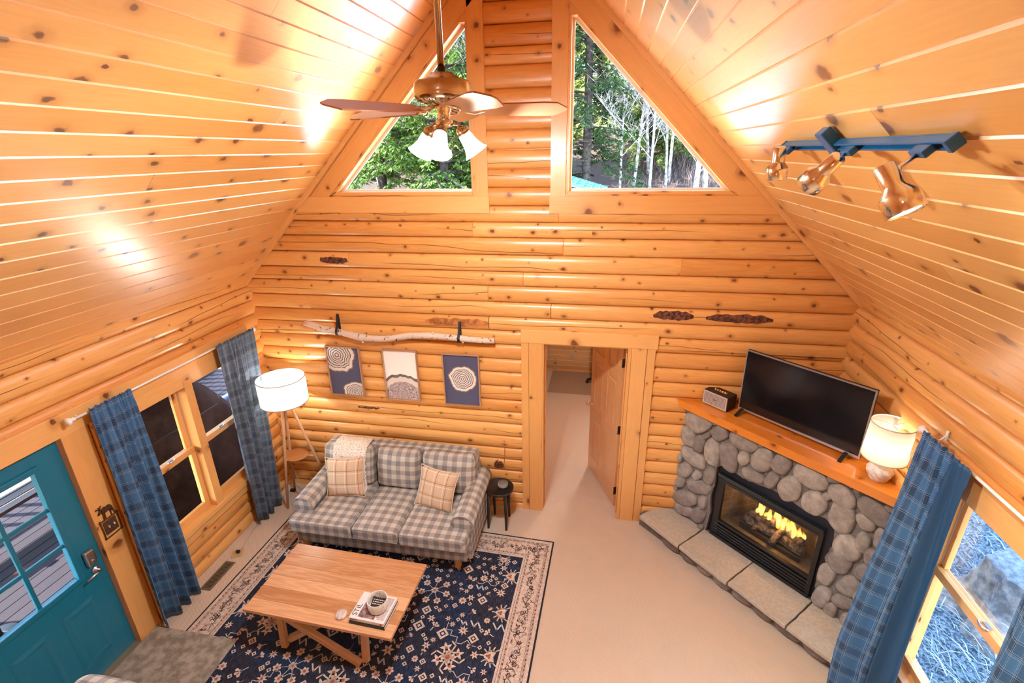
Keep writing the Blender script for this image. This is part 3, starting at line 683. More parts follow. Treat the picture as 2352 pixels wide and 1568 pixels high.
for i in range(n):
    a, b = hole[i], hole[(i + 1) % n]; A, B = rim(a), rim(b)
    fn = lambda p, d=DM: P(p[0], d, p[1])
    for q in range(6):
        L = lambda s_, p, o: (p[0] + (o[0] - p[0]) * s_, p[1] + (o[1] - p[1]) * s_)
        mb.face([fn(L(q / 6, a, A)), fn(L(q / 6, b, B)), fn(L((q + 1) / 6, b, B)), fn(L((q + 1) / 6, a, A))], [(.5, 0)] * 4, 1)
    if abs(A[0] - B[0]) > 1e-6 and abs(A[1] - B[1]) > 1e-6:
        cnr = (A[0] if abs(A[0] - e0) < 1e-6 or abs(A[0] - e1) < 1e-6 else B[0], A[1] if abs(A[1] - z0) < 1e-6 or abs(A[1] - z1) < 1e-6 else B[1])
        mb.face([fn(A), fn(B), fn(cnr)], [(.5, 0)] * 3, 1)
    mb.face([fn(a), fn(b), fn(b, 1.27), fn(a, 1.27)], [(.5, 0)] * 4, 1)
STN = [(1.336, 1.389, 0.158, 0.115, -143), (1.254, 1.172, 0.108, 0.087, 100), (1.387, 1.149, 0.102, 0.065, 81), (1.456, 1.282, 0.044, 0.029, 46), (1.336, 0.966, 0.148, 0.089, 176), (1.54, 1.133, 0.147, 0.084, 93), (1.584, 1.377, 0.1, 0.072, 56), (1.714, 1.173, 0.148, 0.095, 102), (1.819, 1.398, 0.147, 0.088, -176), (1.851, 1.237, 0.081, 0.054, 77), (1.969, 1.119, 0.109, 0.059, -175), (2.022, 1.313, 0.137, 0.087, 68), (2.132, 1.163, 0.085, 0.053, 73), (2.183, 1.361, 0.107, 0.076, 68), (2.29, 1.172, 0.132, 0.089, 71), (2.435, 1.375, 0.139, 0.099, -179), (2.496, 1.154, 0.119, 0.091, 70), (2.572, 1.267, 0.044, 0.031, 51), (2.71, 1.152, 0.143, 0.089, 88), (2.677, 1.335, 0.108, 0.087, 146), (2.869, 1.218, 0.071, 0.065, 115), (2.903, 1.341, 0.125, 0.083, 158), (1.194, 0.881, 0.052, 0.033, 79), (1.254, 0.755, 0.115, 0.075, 52), (1.405, 0.783, 0.071, 0.046, 56), (1.541, 0.856, 0.114, 0.061, 82), (1.222, 0.589, 0.081, 0.052, 63), (1.445, 0.661, 0.15, 0.079, -157), (1.304, 0.429, 0.157, 0.087, -151), (1.512, 0.512, 0.087, 0.049, 83), (1.314, 0.28, 0.135, 0.069, -159), (1.476, 0.318, 0.115, 0.074, 54), (2.798, 0.907, 0.138, 0.097, 79), (2.886, 1.034, 0.091, 0.051, 87), (2.992, 1.147, 0.092, 0.051, 89), (2.776, 0.741, 0.108, 0.08, 76), (2.969, 0.942, 0.08, 0.051, 100), (2.711, 0.551, 0.107, 0.062, 86), (2.885, 0.576, 0.11, 0.074, 66), (2.957, 0.779, 0.086, 0.067, 69), (2.724, 0.317, 0.125, 0.064, 80), (2.877, 0.403, 0.095, 0.063, 46), (2.806, 0.242, 0.083, 0.05, 88), (2.931, 0.239, 0.079, 0.046, 87), (2.99, 0.571, 0.094, 0.057, 69), (3.002, 0.402, 0.087, 0.048, 73)]
def dome(mb, c0, c1, ra, rb, ang, H_, fn, seed, n=26):
    """bulged cobble on a plane; fn(a, b, h)"""
    rv = R.random() * 50; ca, sa = math.cos(ang), math.sin(ang); ex = R.uniform(2.1, 2.8)
    def out(k, s_, h):
        t_ = 2 * PI * k / n; c_, q = math.cos(t_), math.sin(t_)
        rr = (abs(c_) ** ex + abs(q) ** ex) ** (-1 / ex) * (1 + .16 * noise.noise(Vector((c_ * 1.1 + seed * 3.7, q * 1.1, 0))))
        x, y = ra * c_ * rr * s_, rb * q * rr * s_; return fn(c0 + x * ca - y * sa, c1 + x * sa + y * ca, h)
    prof = [(1., -.02), (1., .25), (.965, .5), (.88, .75), (.72, .92), (.45, 1.), (.15, 1.02)]
    for (s0, h0), (s1, h1) in zip(prof, prof[1:]):
        for k in range(n): mb.face([out(k, s0, h0 * H_), out(k + 1, s0, h0 * H_), out(k + 1, s1, h1 * H_), out(k, s1, h1 * H_)], [(rv, 0)] * 4, 0, True)
    mb.face([out(k, .15, 1.02 * H_) for k in range(n)], [(rv, 0)] * n, 0, True)
allst = list(STN)
# little fill stones where the wide ones leave gaps
def inside_hole(x, z, m=.0): return 1.58 - m < x < 2.68 + m and z < 1.04 + m
tries = 0
while tries < 2600:
    tries += 1; x, z = R.uniform(e0 + .03, e1 - .02), R.uniform(.21, 1.47); r_ = R.choice((.075, .055, .04, .032))
    if inside_hole(x, z, r_ * .75): continue
    ok = True
    for (a, b, ra, rb, g) in allst:
        g = math.radians(g); dx, dz = x - a, z - b; lx, lz = dx * math.cos(g) + dz * math.sin(g), -dx * math.sin(g) + dz * math.cos(g)
        if (lx / (ra + r_ * .95)) ** 2 + (lz / (rb + r_ * .95)) ** 2 < 1: ok = False; break
    if ok: allst.append((x, z, r_, r_ * R.uniform(.75, 1), R.uniform(0, 180)))
for i, (a, b, ra, rb, g) in enumerate(allst):
    dome(mb, a, b, ra * 1.04, rb * 1.04, math.radians(g), R.uniform(.032, .05), lambda x, z, h: P(x, DM - h, z), i)
mb.build('stone_surround', [STONE, MORTAR], fp)
mb = MB()   # cobbles under the hearth slabs
mb.box(P(2.15, 1.06, .075), (2.35, .30, .15), RF, 1)
e = 1.30; i = 0
while e < 3.1:
    w = R.uniform(.08, .13); dome(mb, e + w, .072, w, .062, R.uniform(-.1, .1), .045, lambda x, z, h: P(x, .91 - h, z), 300 + i); e += 2 * w + .012; i += 1
mb.build('hearth_base', [STONE, MORTAR], fp)
js = [1.045, 1.56, 2.11, 2.66, 3.17]
for k in range(4):
    mb = MB(); a, b = js[k] + .006, js[k + 1] - .006
    poly = [(a, .815), (b, .80), (b, 1.23), (a, 1.23)]
    if k == 0: poly = [(1.03, .835), (b, .815), (b, 1.23), (1.16, 1.23), (1.045, 1.06)]
    if k == 3: poly = [(a, .80), (3.40, .80), (3.17, 1.06), (3.05, 1.23), (a, 1.23)]
    sub = []
    for q in range(len(poly)):
        p0, p1 = poly[q], poly[(q + 1) % len(poly)]
        for s_ in range(6): sub.append((p0[0] + (p1[0] - p0[0]) * s_ / 6 + R.uniform(-.004, .004), p0[1] + (p1[1] - p0[1]) * s_ / 6 + R.uniform(-.004, .004)))
    mb.prism(sub, lambda x, y, t_: P(x, y, t_), .155, .198); mb.build('hearth_slab', SLAB, fp, bevel=.006)
# gas insert
ins = MB(); ins.prism([(1.45, .17), (2.80, .17), (2.80, 1.18), (1.45, 1.18)], lambda x, z, t_: P(x, t_, z), 1.272, 1.275)
# opening is cut by building the panel as four strips instead
ins = MB()
for (a, b, c_, d) in ((1.45, 1.69, .17, 1.2), (2.59, 2.80, .17, 1.2), (1.69, 2.59, .86, 1.2), (1.69, 2.59, .17, .40)):
    ins.prism([(a, c_), (b, c_), (b, d), (a, d)], lambda x, z, t_: P(x, t_, z), 1.262, 1.27)
panel = ins.build('black_surround_panel', plain('blue_black_panel', (.006, .007, .016), .45), fp)
fr = MB()
def fb(mb, a, b, c_, d, y0, y1): mb.box(P((a + b) / 2, (y0 + y1) / 2, (c_ + d) / 2), (b - a, y1 - y0, d - c_), RF)
fb(fr, 1.635, 1.70, .225, .94, 1.225, 1.262); fb(fr, 2.58, 2.62, .225, .94, 1.225, 1.262); fb(fr, 1.635, 2.62, .86, .88, 1.225, 1.262); fb(fr, 1.635, 2.62, .385, .41, 1.225, 1.262); fb(fr, 1.635, 2.62, .205, .235, 1.21, 1.262)
fr = fr.build('insert_frame', BLACK, fp, bevel=.003)
for z, y in ((.895, 1.222), (.917, 1.212), (.940, 1.205), (.255, 1.222), (.287, 1.222), (.319, 1.222), (.352, 1.224)):
    mb = MB(); fb(mb, 1.635 if z > .5 else 1.66, 2.62 if z > .5 else 2.60, z - .010, z + .010, y, 1.262); mb.build('louvre', BLACK, fr, bevel=.004)
mb = MB(); mb.face([P(1.69, 1.246, .40), P(2.59, 1.246, .40), P(2.59, 1.246, .865), P(1.69, 1.246, .865)]); mb.build('glass_front', GLASS_F, fp)
tb = NT('firebrick', .9); U, V, _ = tb.sep(tb.uv()); br = tb.n('TexBrick', Vector=tb.uv(), Color1=(.20, .175, .155, 1), Color2=(.155, .135, .12, 1), Mortar=(.28, .26, .24, 1), Scale=1., Mortar_Size=.004, Brick_Width=.20, Row_Height=.068)
tb.col(tb.mix(tb.ss(tb.noise(tb.obj(), 6.), .4, .8), br, (.06, .05, .045)))
mb = MB(); q = [(1.69, 1.27), (1.84, 1.62), (2.44, 1.62), (2.59, 1.27)]; u0 = 0
for (a, b), (c_, d) in zip(q, q[1:]):
    L = math.hypot(c_ - a, d - b); mb.face([P(a, b, .39), P(c_, d, .39), P(c_, d, .92), P(a, b, .92)], [(u0, 0), (u0 + L, 0), (u0 + L, .53), (u0, .53)]); u0 += L
mb.build('firebox_wall', tb.m, fp)
mb = MB(); mb.face([P(a, b, .395) for a, b in q], [(a, b) for a, b in q]); mb.build('firebox_floor', simple_noise('ash_bed', (.17, .145, .12), (.26, .225, .19), 12., bump=.4), fp)
mb = MB(); mb.face([P(a, b, .92) for a, b in q], [(a, b) for a, b in q]); mb.build('firebox_top', BLACK_MATTE, fp)
BARK = simple_noise('charred_bark', (.05, .04, .035), (.30, .24, .19), 26., bump=1.)
def flog(pts, rr, nm='log'):
    mb = MB(); pp = []; rs = []
    for i in range(13):
        t_ = i / 12 * (len(pts) - 1); k = min(int(t_), len(pts) - 2); f = t_ - k; pp.append(Vector(pts[k]).lerp(Vector(pts[k + 1]), f)); rs.append(rr * (1 + .12 * noise.noise(Vector((i * .7, rr * 90, 0)))) * (.9 if i in (0, 12) else 1))
    mb.tube(pp, rs, 14); return mb.build(nm, BARK, fp)
flog([P(1.87, 1.43, .48), P(2.15, 1.44, .475), P(2.44, 1.42, .47)], .062); flog([P(1.92, 1.40, .575), P(2.12, 1.44, .58), P(2.25, 1.47, .57)], .05)
flog([P(2.20, 1.46, .57), P(2.33, 1.44, .56), P(2.43, 1.40, .55)], .045); flog([P(2.19, 1.32, .43), P(2.22, 1.40, .54), P(2.26, 1.48, .62)], .032); flog([P(1.98, 1.36, .43), P(2.06, 1.42, .55), P(2.1, 1.48, .63)], .03)
mb = MB(); fb(mb, 1.86, 2.45, .395, .44, 1.33, 1.35); mb.build('log_grate', BLACK_MATTE, fp)
tf = NT('gas_flame'); ff = tf.sep(tf.uv())[1]; tf.b.inputs['Base Color'].default_value = (0, 0, 0, 1)
tf.link(tf.ramp(ff, [(0., (1., .30, .03)), (.25, (1., .62, .14)), (.6, (1., .50, .08)), (1., (1., .20, .02))]), 'Emission Color'); tf.b.inputs['Emission Strength'].default_value = 1.7
lw = tf.n('LayerWeight', out=1, Blend=.35); tf.link(tf.mt('MULTIPLY', tf.mt('SUBTRACT', 1., lw), tf.mt('MULTIPLY', .75, tf.mt('SUBTRACT', 1.02, ff))), 'Alpha')
for i in range(18):
    e = 1.98 + .44 * ((i * .618) % 1); h = R.uniform(.08, .24) * (1.15 - abs(e - 2.2) * 1.2); b = P(e, R.uniform(1.40, 1.47), .585 - (e - 2.1) * .08); sd = R.random() * 9; mb = MB(); pts = []; rs = []
    for k in range(10):
        t_ = k / 9; pts.append(b + RF @ Vector((.022 * math.sin(t_ * 3.5 + sd) * t_, .015 * math.cos(t_ * 4 + sd) * t_, h * t_))); rs.append(max(.0015, .034 * (1 - t_) ** .9 * (.5 + t_ * 1.0)))
    L0 = len(mb.f); mb.tube(pts, rs, 10, caps=False)
    for k in range(9):
        for j in range(10): mb.uv[L0 + k * 10 + j] = [(0, k / 9), (0, k / 9), (0, (k + 1) / 9), (0, (k + 1) / 9)]
    mb.build('flame', tf.m, fp)
lamp('fire_glow', P(2.2, 1.40, .74), 3, (1, .45, .12), .06, fp)
# mantel shelf
mb = MB(); bi = 700; zt, zb = 1.565, 1.488; df = 1.150
def wl(d): return (d - .05 * S2)       # where a line of constant d meets the back wall (y = .05)
bounds = [(df, df + .155), (df + .157, df + .30), (df + .302, df + .44), (df + .442, df + .60), (df + .602, df + .80)]
for k, (a, b) in enumerate(bounds):
    eR = lambda d: min(3.03 * S2 - d, 9)
    a2, b2 = (a + .004 if k else a), b - .004; poly = [(wl(a2), a2), (eR(a2), a2), (eR(b2), b2), (wl(b2), b2)]
    dz = 0 if k == 0 else -.002
    mb.face([P(x, y, zt + dz) for x, y in poly], [(x, bi + k * 3 + .05 + .9 * (y - a) / (b - a)) for x, y in poly])
    for (y0, y1, h0, h1) in ((a - .001, a + .004, -.006, dz), (b - .004, b + .001, dz, -.006)):
        if k or y0 > a: mb.face([P(wl(y0), y0, zt + h0), P(eR(y0), y0, zt + h0), P(eR(y1), y1, zt + h1), P(wl(y1), y1, zt + h1)], [(wl(y0), bi + 61.3), (eR(y0), bi + 61.3), (eR(y1), bi + 61.4), (wl(y1), bi + 61.4)])
    if k == 0:
        mb.face([P(wl(a), a, zb), P(eR(a), a, zb), P(eR(a), a, zt), P(wl(a), a, zt)], [(wl(a), bi + 31.1), (eR(a), bi + 31.1), (eR(a), bi + 31.8), (wl(a), bi + 31.8)])
        mb.face([P(x, y, zb) for x, y in [(wl(a), a), (eR(a), a), (eR(a + .1), a + .1), (wl(a + .1), a + .1)]], [(0, bi)] * 4)
tag(mb.build('mantel_shelf', W_MANTEL, merge=False), 'orange pine mantel shelf of long boards across the fireplace corner', 'shelf')
# ---------------------------------------------------------------- on the mantel
MZ = zt
TVR = RF
t = thing('television', 'black flat screen television with silver bezel standing on the mantel', 'television', P(2.142, 1.40, MZ), 0, rot=RF)
mb = MB(); fb(mb, 1.62, 2.665, 1.605, 2.208, 1.402, 1.43); fb(mb, 1.80, 2.48, 1.66, 2.0, 1.43, 1.46); mb.build('housing', BLACK_MATTE, t, bevel=.004)
mb = MB(); w = .011
fb(mb, 1.62, 2.665, 2.208 - w, 2.208, 1.39, 1.402); fb(mb, 1.62, 2.665, 1.605, 1.605 + w * 1.6, 1.39, 1.402); fb(mb, 1.62, 1.62 + w, 1.605, 2.208, 1.39, 1.402); fb(mb, 2.665 - w, 2.665, 1.605, 2.208, 1.39, 1.402)
mb.build('bezel', plain('silver_bezel', (.52, .51, .53), .3, .9), t)
mb = MB(); fb(mb, 1.631, 2.654, 1.622, 2.197, 1.396, 1.402); mb.build('screen', NT('tv_screen', .12, (.004, .004, .006), .5).m, t)
for e in (1.665, 2.57):
    mb = MB(); mb.bar(P(e, 1.405, 1.62), P(e, 1.29, MZ + .006), .03, .012, (0, 0, 1)); mb.bar(P(e, 1.405, 1.62), P(e, 1.50, MZ + .006), .03, .012, (0, 0, 1)); mb.build('foot', BLACK, t)
t = thing('speaker', 'small brown retro speaker with patterned silver grille on the mantel', 'speaker', P(1.443, 1.35, MZ), 0, rot=RF)
mb = MB(); fb(mb, 1.312, 1.575, MZ + .008, MZ + .155, 1.282, 1.43); mb.build('cabinet', simple_noise('brown_vinyl', (.035, .018, .012), (.06, .032, .022), 200., .6), t, bevel=.007)
tg = NT('speaker_grille', .6); U, V, _ = tg.sep(tg.uv()); s1 = tg.mt('SINE', tg.mt('MULTIPLY', tg.mt('ADD', U, V), 230.)); s2_ = tg.mt('SINE', tg.mt('MULTIPLY', tg.mt('SUBTRACT', U, V), 230.))
tg.col(tg.mix(tg.ss(tg.mt('MULTIPLY', s1, s2_), .1, .5), (.42, .36, .34), (.10, .05, .04)))
mb = MB(); a, b, c_, d = 1.324, 1.563, MZ + .022, MZ + .141; mb.face([P(a, 1.2795, c_), P(b, 1.2795, c_), P(b, 1.2795, d), P(a, 1.2795, d)], [(a, c_), (b, c_), (b, d), (a, d)]); g = mb.build('grille', tg.m, t)
mb = MB(); pts = [P(1.425 + .035 * q / 8, 1.277, MZ + .085 + .007 * math.sin(q * 2.1)) for q in range(9)]; mb.tube(pts, .0018, 6); mb.build('script_badge', BRONZE, g)
mb = MB()
for a, b, c_, d in ((1.318, 1.569, .143, .149), (1.318, 1.569, .014, .020), (1.318, 1.324, .014, .149), (1.563, 1.569, .014, .149)): fb(mb, a, b, MZ + c_, MZ + d, 1.276, 1.284)
mb.build('grille_trim', plain('pale_piping', (.62, .56, .50), .5), t)
mb = MB(); fb(mb, 1.375, 1.515, MZ + .152, MZ + .158, 1.335, 1.372); pn = mb.build('control_panel', BRASS, t)
for q in range(5): mb = MB(); mb.lathe([(.007, 0), (.0065, .012), (0, .012)], 10, P(1.39 + .026 * q, 1.353, MZ + .158)); mb.build('knob', BRASS_HI, pn)
t = thing('table_lamp', 'cream drum shade lamp on a twisted white plaster base at the mantel end', 'lamp', P(2.838, 1.30, MZ))
c0 = P(2.838, 1.30, 0); mb = MB()
prof = [(.0, 0), (.052, 0), (.058, .008), (.066, .03), (.082, .06), (.085, .085), (.070, .115), (.042, .135), (.036, .142), (.050, .158), (.056, .178), (.046, .20), (.026, .215), (.018, .225), (0, .225)]
fine_p = []
for (r0, a0), (r1, a1) in zip(prof, prof[1:]):
    for q in range(3): fine_p.append((r0 + (r1 - r0) * q / 3, a0 + (a1 - a0) * q / 3))
mb.lathe(fine_p, 72, (c0.x, c0.y, MZ), flute=lambda r, z, a: r * (1 + .10 * abs(math.sin(4 * (a + z * 13))) - .05)); mb.build('plaster_base', simple_noise('white_plaster', (.62, .58, .55), (.78, .74, .70), 30., bump=.3), t)
mb = MB(); mb.lathe([(.146, 0), (.136, .285)], 48, (c0.x, c0.y, MZ + .195)); sh = mb.build('lamp_shade', SHADE_L, t)
mb = MB()
LB = plain('linen_binding', (.72, .68, .60), .8)
for z, r_ in ((.196, .1465), (.479, .1365)): mb = MB(); mb.lathe([(r_ + .001, -.004), (r_ + .001, .004), (r_ - .002, .004), (r_ - .002, -.004), (r_ + .001, -.004)], 48, (c0.x, c0.y, MZ + z)); mb.build('shade_binding', LB, sh)
mb = MB(); zz = MZ + .465
for q in range(3): a = 2 * PI * q / 3 + .4; mb.tube([(c0.x, c0.y, zz), (c0.x + .136 * math.cos(a), c0.y + .136 * math.sin(a), zz + .008)], .002, 6)
mb.tube([(c0.x, c0.y, MZ + .22), (c0.x + .04, c0.y, MZ + .30), (c0.x + .04, c0.y, MZ + .40), (c0.x, c0.y, zz)], .0025, 6); mb.build('harp', STEEL, t)
mb = MB(); mb.box((c0.x, c0.y, zz + .032), (.03, .03, .05)); mb.build('acrylic_finial', plain('clear_acrylic', (.82, .82, .80), .1), t, bevel=.006)
mb = MB(); mb.lathe([(0, 0), (.02, .01), (.03, .035), (.02, .06), (0, .07)], 14, (c0.x, c0.y, MZ + .25)); mb.build('bulb', BULB, t)
lamp('mantel_lamp_light', (c0.x, c0.y, MZ + .345), 1., (1, .92, .80), .03, t)
# ---------------------------------------------------------------- sofa
sofa = thing('sofa', 'three-seat gingham sofa with rolled arms against the log wall', 'sofa', (-1.33, -.6, 0))
def arm_poly(cx):  # front view outline of a rolled arm
    o = []
    for k in range(19):
        a = -.35 * PI + (1.7 * PI) * k / 18 - .0; o.append((cx + .115 * math.cos(a), .515 + .105 * math.sin(a)))
    return o
mb = MB(); mb.cushion((-1.33, -.60, .165), (1.86, .80, .15), .02, 0, n=6, uvo=(-1.33, 0)); mb.cushion((-1.33, -.595, .275), (1.84, .77, .11), .02, 0, n=6, uvo=(-1.33, 0)); mb.build('base', GING, sofa)
mb = MB()
for z in (.235, .328): mb.tube([(-2.25, -.2, z), (-2.255, -.99, z), (-2.24, -1.003, z), (-.42, -1.003, z), (-.405, -.99, z), (-.41, -.2, z)], .006, 6)
mb.build('base_piping', GING_P, sofa)
for cx in (-2.165, -.445):
    mb = MB(); op = arm_poly(cx); y0, y1 = -.945, -.12
    low = [(cx - .085, .24), (cx + .085, .24)]
    poly = [(cx + .085, .10), (cx + .085, .44)] + op[2:-2] + [(cx - .085, .44), (cx - .085, .10)]
    L = [0]
    for (a, b), (c_, d) in zip(poly, poly[1:]): L.append(L[-1] + math.hypot(c_ - a, d - b))
    for i in range(len(poly) - 1):
        for q in range(6):
            ya, yb = y0 + (y1 - y0) * q / 6, y0 + (y1 - y0) * (q + 1) / 6
            f = lambda p, y: (p[0], y, p[1] + .02 * (y - y0) / (y1 - y0))
            mb.face([f(poly[i], ya), f(poly[i + 1], ya), f(poly[i + 1], yb), f(poly[i], yb)], [(L[i], ya), (L[i + 1], ya), (L[i + 1], yb), (L[i], yb)], 0, True)
    mb.face([(p[0], y0, p[1]) for p in poly][::-1], [(p[0], p[1]) for p in poly][::-1]); mb.face([(p[0], y1, p[1] + .02) for p in poly], [(p[0], p[1]) for p in poly])
    ar = mb.build('arm', GING, sofa)
    mb = MB(); mb.tube([(p[0], y0 - .003, p[1]) for p in poly[1:-1]], .006, 6); mb.build('arm_piping', GING_P, ar)
mb = MB(); mb.cushion((-1.33, -.19, .56), (1.76, .16, .66), .05, .0, n=8, rot=Matrix.Rotation(.12, 3, 'X') if False else None, axis=1, uvo=(-1.33, .5)); mb.build('back_frame', GING, sofa)
sx = [(-2.055, -1.556), (-1.548, -1.055), (-1.047, -.555)]
for k, (a, b) in enumerate(sx):
    mb = MB()
    if k == 1: mb.cushion(((a + b) / 2, -.735, .40), (b - a, .78, .145), .04, .022, n=10, uvo=((a + b) / 2, 0))
    else:   # T-shaped outer cushions reach around the arm fronts
        e = -1 if k == 0 else 1; cxm = (a + b) / 2
        P0 = [(a, -.35), (b, -.35), (b, -1.125), (a, -1.125)]
        outer = -2.245 if k == 0 else -.365
        poly = [(b, -.35), (b, -1.11), (b - .015, -1.125), (outer + .03, -1.125), (outer, -1.095), (outer, -.985), (outer + .02, -.965), (a - .0, -.955), (a, -.35)] if k == 0 else [(a, -.35), (a, -1.11), (a + .015, -1.125), (outer - .03, -1.125), (outer, -1.095), (outer, -.985), (outer - .02, -.965), (b, -.955), (b, -.35)]
        cxp = sum(p[0] for p in poly) / len(poly); cyp = -.8
        # layered rounded slab
        lay = [(.0, .335), (.5, .330), (1., .345), (1., .455), (.5, .472), (.0, .474)]
        def ins_(p, q): # inset towards centre
            s_ = .018 * (1 - q); d = Vector((cxp - p[0], cyp - p[1])); d = d.normalized() * s_ * 1.4; return (p[0] + d.x, p[1] + d.y)
        rings = [[(*ins_(p, q), z) for p in poly] for q, z in lay]
        for r0, r1 in zip(rings, rings[1:]):
            for i in range(len(poly)):
                j = (i + 1) % len(poly); qd = [r0[i], r0[j], r1[j], r1[i]]
                alongx = abs(poly[j][0] - poly[i][0]) > abs(poly[j][1] - poly[i][1])
                mb.face(qd, [((p[0], -1.125 - (.474 - p[2])) if alongx else (outer + e * (.474 - p[2]), p[1])) for p in qd], 0, False)
        mb.face(rings[-1], [(p[0], p[1]) for p in rings[-1]]); mb.face(rings[0][::-1], [(p[0], p[1]) for p in rings[0][::-1]])
    sc_ = mb.build('seat_cushion', GING, sofa, bevel=0 if k == 1 else .012)
    mb = MB(); x0, x1 = (a + .012, b - .012) if k == 1 else ((-2.235, b - .012) if k == 0 else (a + .012, -.375))
    for z in (.352, .462): mb.tube([(x0, -1.121, z), (x1, -1.121, z)], .005, 6)
    mb.build('cushion_piping', GING_P, sc_)
RB = Matrix.Rotation(-.20, 3, 'X')
for k, (a, b) in enumerate(((-2.20, -1.60), (-1.565, -1.055), (-1.035, -.44))):
    mb = MB(); mb.cushion(((a + b) / 2, -.345, .685), (b - a, .16, .45), .06, .05, n=12, rot=RB, axis=1, uvo=((a + b) / 2, .2), wr=.012); mb.build('back_cushion', GING, sofa)
for x in (-2.19, -.50):
    for y in (-.95, -.22):
        mb = MB(); mb.bar((x, y, .105), (x, y - (.0 if y > -.5 else .02), .0), .055, .055, (0, 1, 0)); mb.build('leg', W_TRAY, sofa)
def pillow(name, label, c, rot, m, size=.43, th=.14, grp=None):
    t = thing(name, label, 'pillow', c, 0, grp)
    mb = MB(); n = 14
    for sg in (-1, 1):
        def fn(i, j):
            x, y = 2 * i - 1, 2 * j - 1; k = (1 - x * x) * (1 - y * y); ear = 1 - .09 * (1 - (x * x + y * y) / 2) * (1 if abs(x) > .99 or abs(y) > .99 else 1)
            p = Vector((x * size / 2 * (1 - .10 * (1 - y * y) * x * x), sg * th / 2 * k ** .45, y * size / 2 * (1 - .10 * (1 - x * x) * y * y)))
            p.y += noise.noise(Vector((x * 2, y * 2, sg * 3 + c[0]))) * .010 * k; return Vector(c) + rot @ p
        mb.grid(fn, n, n, lambda i, j: (i * size + c[0], j * size + .03), 0, True)
    mb.build('cover', m, t)
    mb = MB(); path = []
    for (a, b) in [(-1, -1), (-.5, -1), (0, -1), (.5, -1), (1, -1), (1, -.5), (1, 0), (1, .5), (1, 1), (.5, 1), (0, 1), (-.5, 1), (-1, 1), (-1, .5), (-1, 0), (-1, -.5), (-1, -1)]:
        path.append(Vector(c) + rot @ Vector((a * size / 2 * (1 - .10 * (1 - b * b)), 0, b * size / 2 * (1 - .10 * (1 - a * a)))))
    mb.tube(path, .006, 6, caps=False); mb.build('piping', plain('cream_piping', (.70, .56, .42), .8), t); return t
pillow('throw_pillow', 'tan plaid throw pillow on the sofa end next to the floor lamp', (-1.845, -.60, .665), Matrix.Rotation(.10, 3, 'Z') @ Matrix.Rotation(-.38, 3, 'X') @ Matrix.Rotation(-.06, 3, 'Y'), PILW, grp='plaid throw pillows on the sofa')
pillow('throw_pillow', 'tan plaid throw pillow on the sofa end next to the black stool', (-.800, -.63, .66), Matrix.Rotation(-.12, 3, 'Z') @ Matrix.Rotation(-.42, 3, 'X') @ Matrix.Rotation(.08, 3, 'Y'), PILW, grp='plaid throw pillows on the sofa')
# speckled throw over the left back cushion
tt = NT('speckled_knit', .95, spec=.1); nz = tt.noise(tt.xyz(*[tt.mt('MULTIPLY', q, m_) for q, m_ in zip(tt.sep(tt.uv()), (120., 65., 1.))]), 1., 2.)
tt.col(tt.mix(tt.ss(nz, .56, .62), (.80, .70, .60), (.30, .23, .20))); tt.bump(nz, .4, .004)
path = [(-.10, .70), (-.13, .83), (-.20, .915), (-.30, .932), (-.385, .905), (-.435, .83), (-.475, .72), (-.50, .60), (-.515, .50), (-.56, .485), (-.62, .484)]
def thr(i, j):
    q = j * (len(path) - 1); k = min(int(q), len(path) - 2); f = q - k
    y = path[k][0] * (1 - f) + path[k + 1][0] * f; z = path[k][1] * (1 - f) + path[k + 1][1] * f
    x0 = -2.08 + .10 * j; w = .37 + .02 * math.sin(j * 5); x = x0 + w * i + .01 * math.sin(j * 9); d = .010 * math.sin(i * 9 + j * 3)
    return (x, y - .012 - abs(d), z + .008 + (abs(d) if j < .5 else 0))
mb = MB(); mb.grid(thr, 16, 34, lambda i, j: (i * .37, j * 1.1)); tag(mb.build('throw_blanket', tt.m, solid=.012), 'cream speckled throw blanket draped over the left sofa back cushion', 'blanket')
# ---------------------------------------------------------------- rug with woven motifs laid as thin pile shapes
rug_a = -.03; RO = Vector((.424, -.476, 0)); rex = Vector((-math.cos(rug_a), -math.sin(rug_a), 0)); rey = Vector((-math.sin(rug_a) * -1, -math.cos(rug_a), 0))
rex = Vector((-math.cos(.03), math.sin(.03), 0)); rey = Vector((-math.sin(.03), -math.cos(.03), 0))
def rp(x, y, z=.0): return RO + rex * x + rey * y + Vector((0, 0, z))
RW, RL = 3.07, 2.62; mb = MB()
def quad(x0, y0, x1, y1, mi, z): mb.face([rp(x0, y0, z), rp(x1, y0, z), rp(x1, y1, z), rp(x0, y1, z)], [(x0, y0), (x1, y0), (x1, y1), (x0, y1)], mi)
mb.prism([(0, 0), (RW, 0), (RW, RL), (0, RL)], lambda a, b, t_: rp(a, b, t_), .001, .0065, 1, side=1)
ZC = [.0070]
def fr_(o, w, mi, z): 
    quad(o, o, RW - o, o + w, mi, z); quad(o, RL - o - w, RW - o, RL - o, mi, z); quad(o, o + w, o + w, RL - o - w, mi, z); quad(RW - o - w, o + w, RW - o, RL - o - w, mi, z)
BW = .285
fr_(.016, BW - .016, 2, .0070)                       # cream band
for o in (.05, .062, .072, .232, .243, .262): fr_(o, .0035, 3, .0074)
for o in (.052, .233):                                  # dashed guard stripes
    q = o + .02
    while q < RW - o - .03: quad(q, o + .001, q + .016, o + .009, 4 if R.random() < .4 else 3, .0075); quad(q, RL - o - .009, q + .016, RL - o - .001, 3, .0075); q += R.uniform(.03, .055)
    q = o + .02
    while q < RL - o - .03: quad(o + .001, q, o + .009, q + .016, 3, .0075); quad(RW - o - .009, q, RW - o - .001, q + .016, 4 if R.random() < .4 else 3, .0075); q += R.uniform(.03, .055)
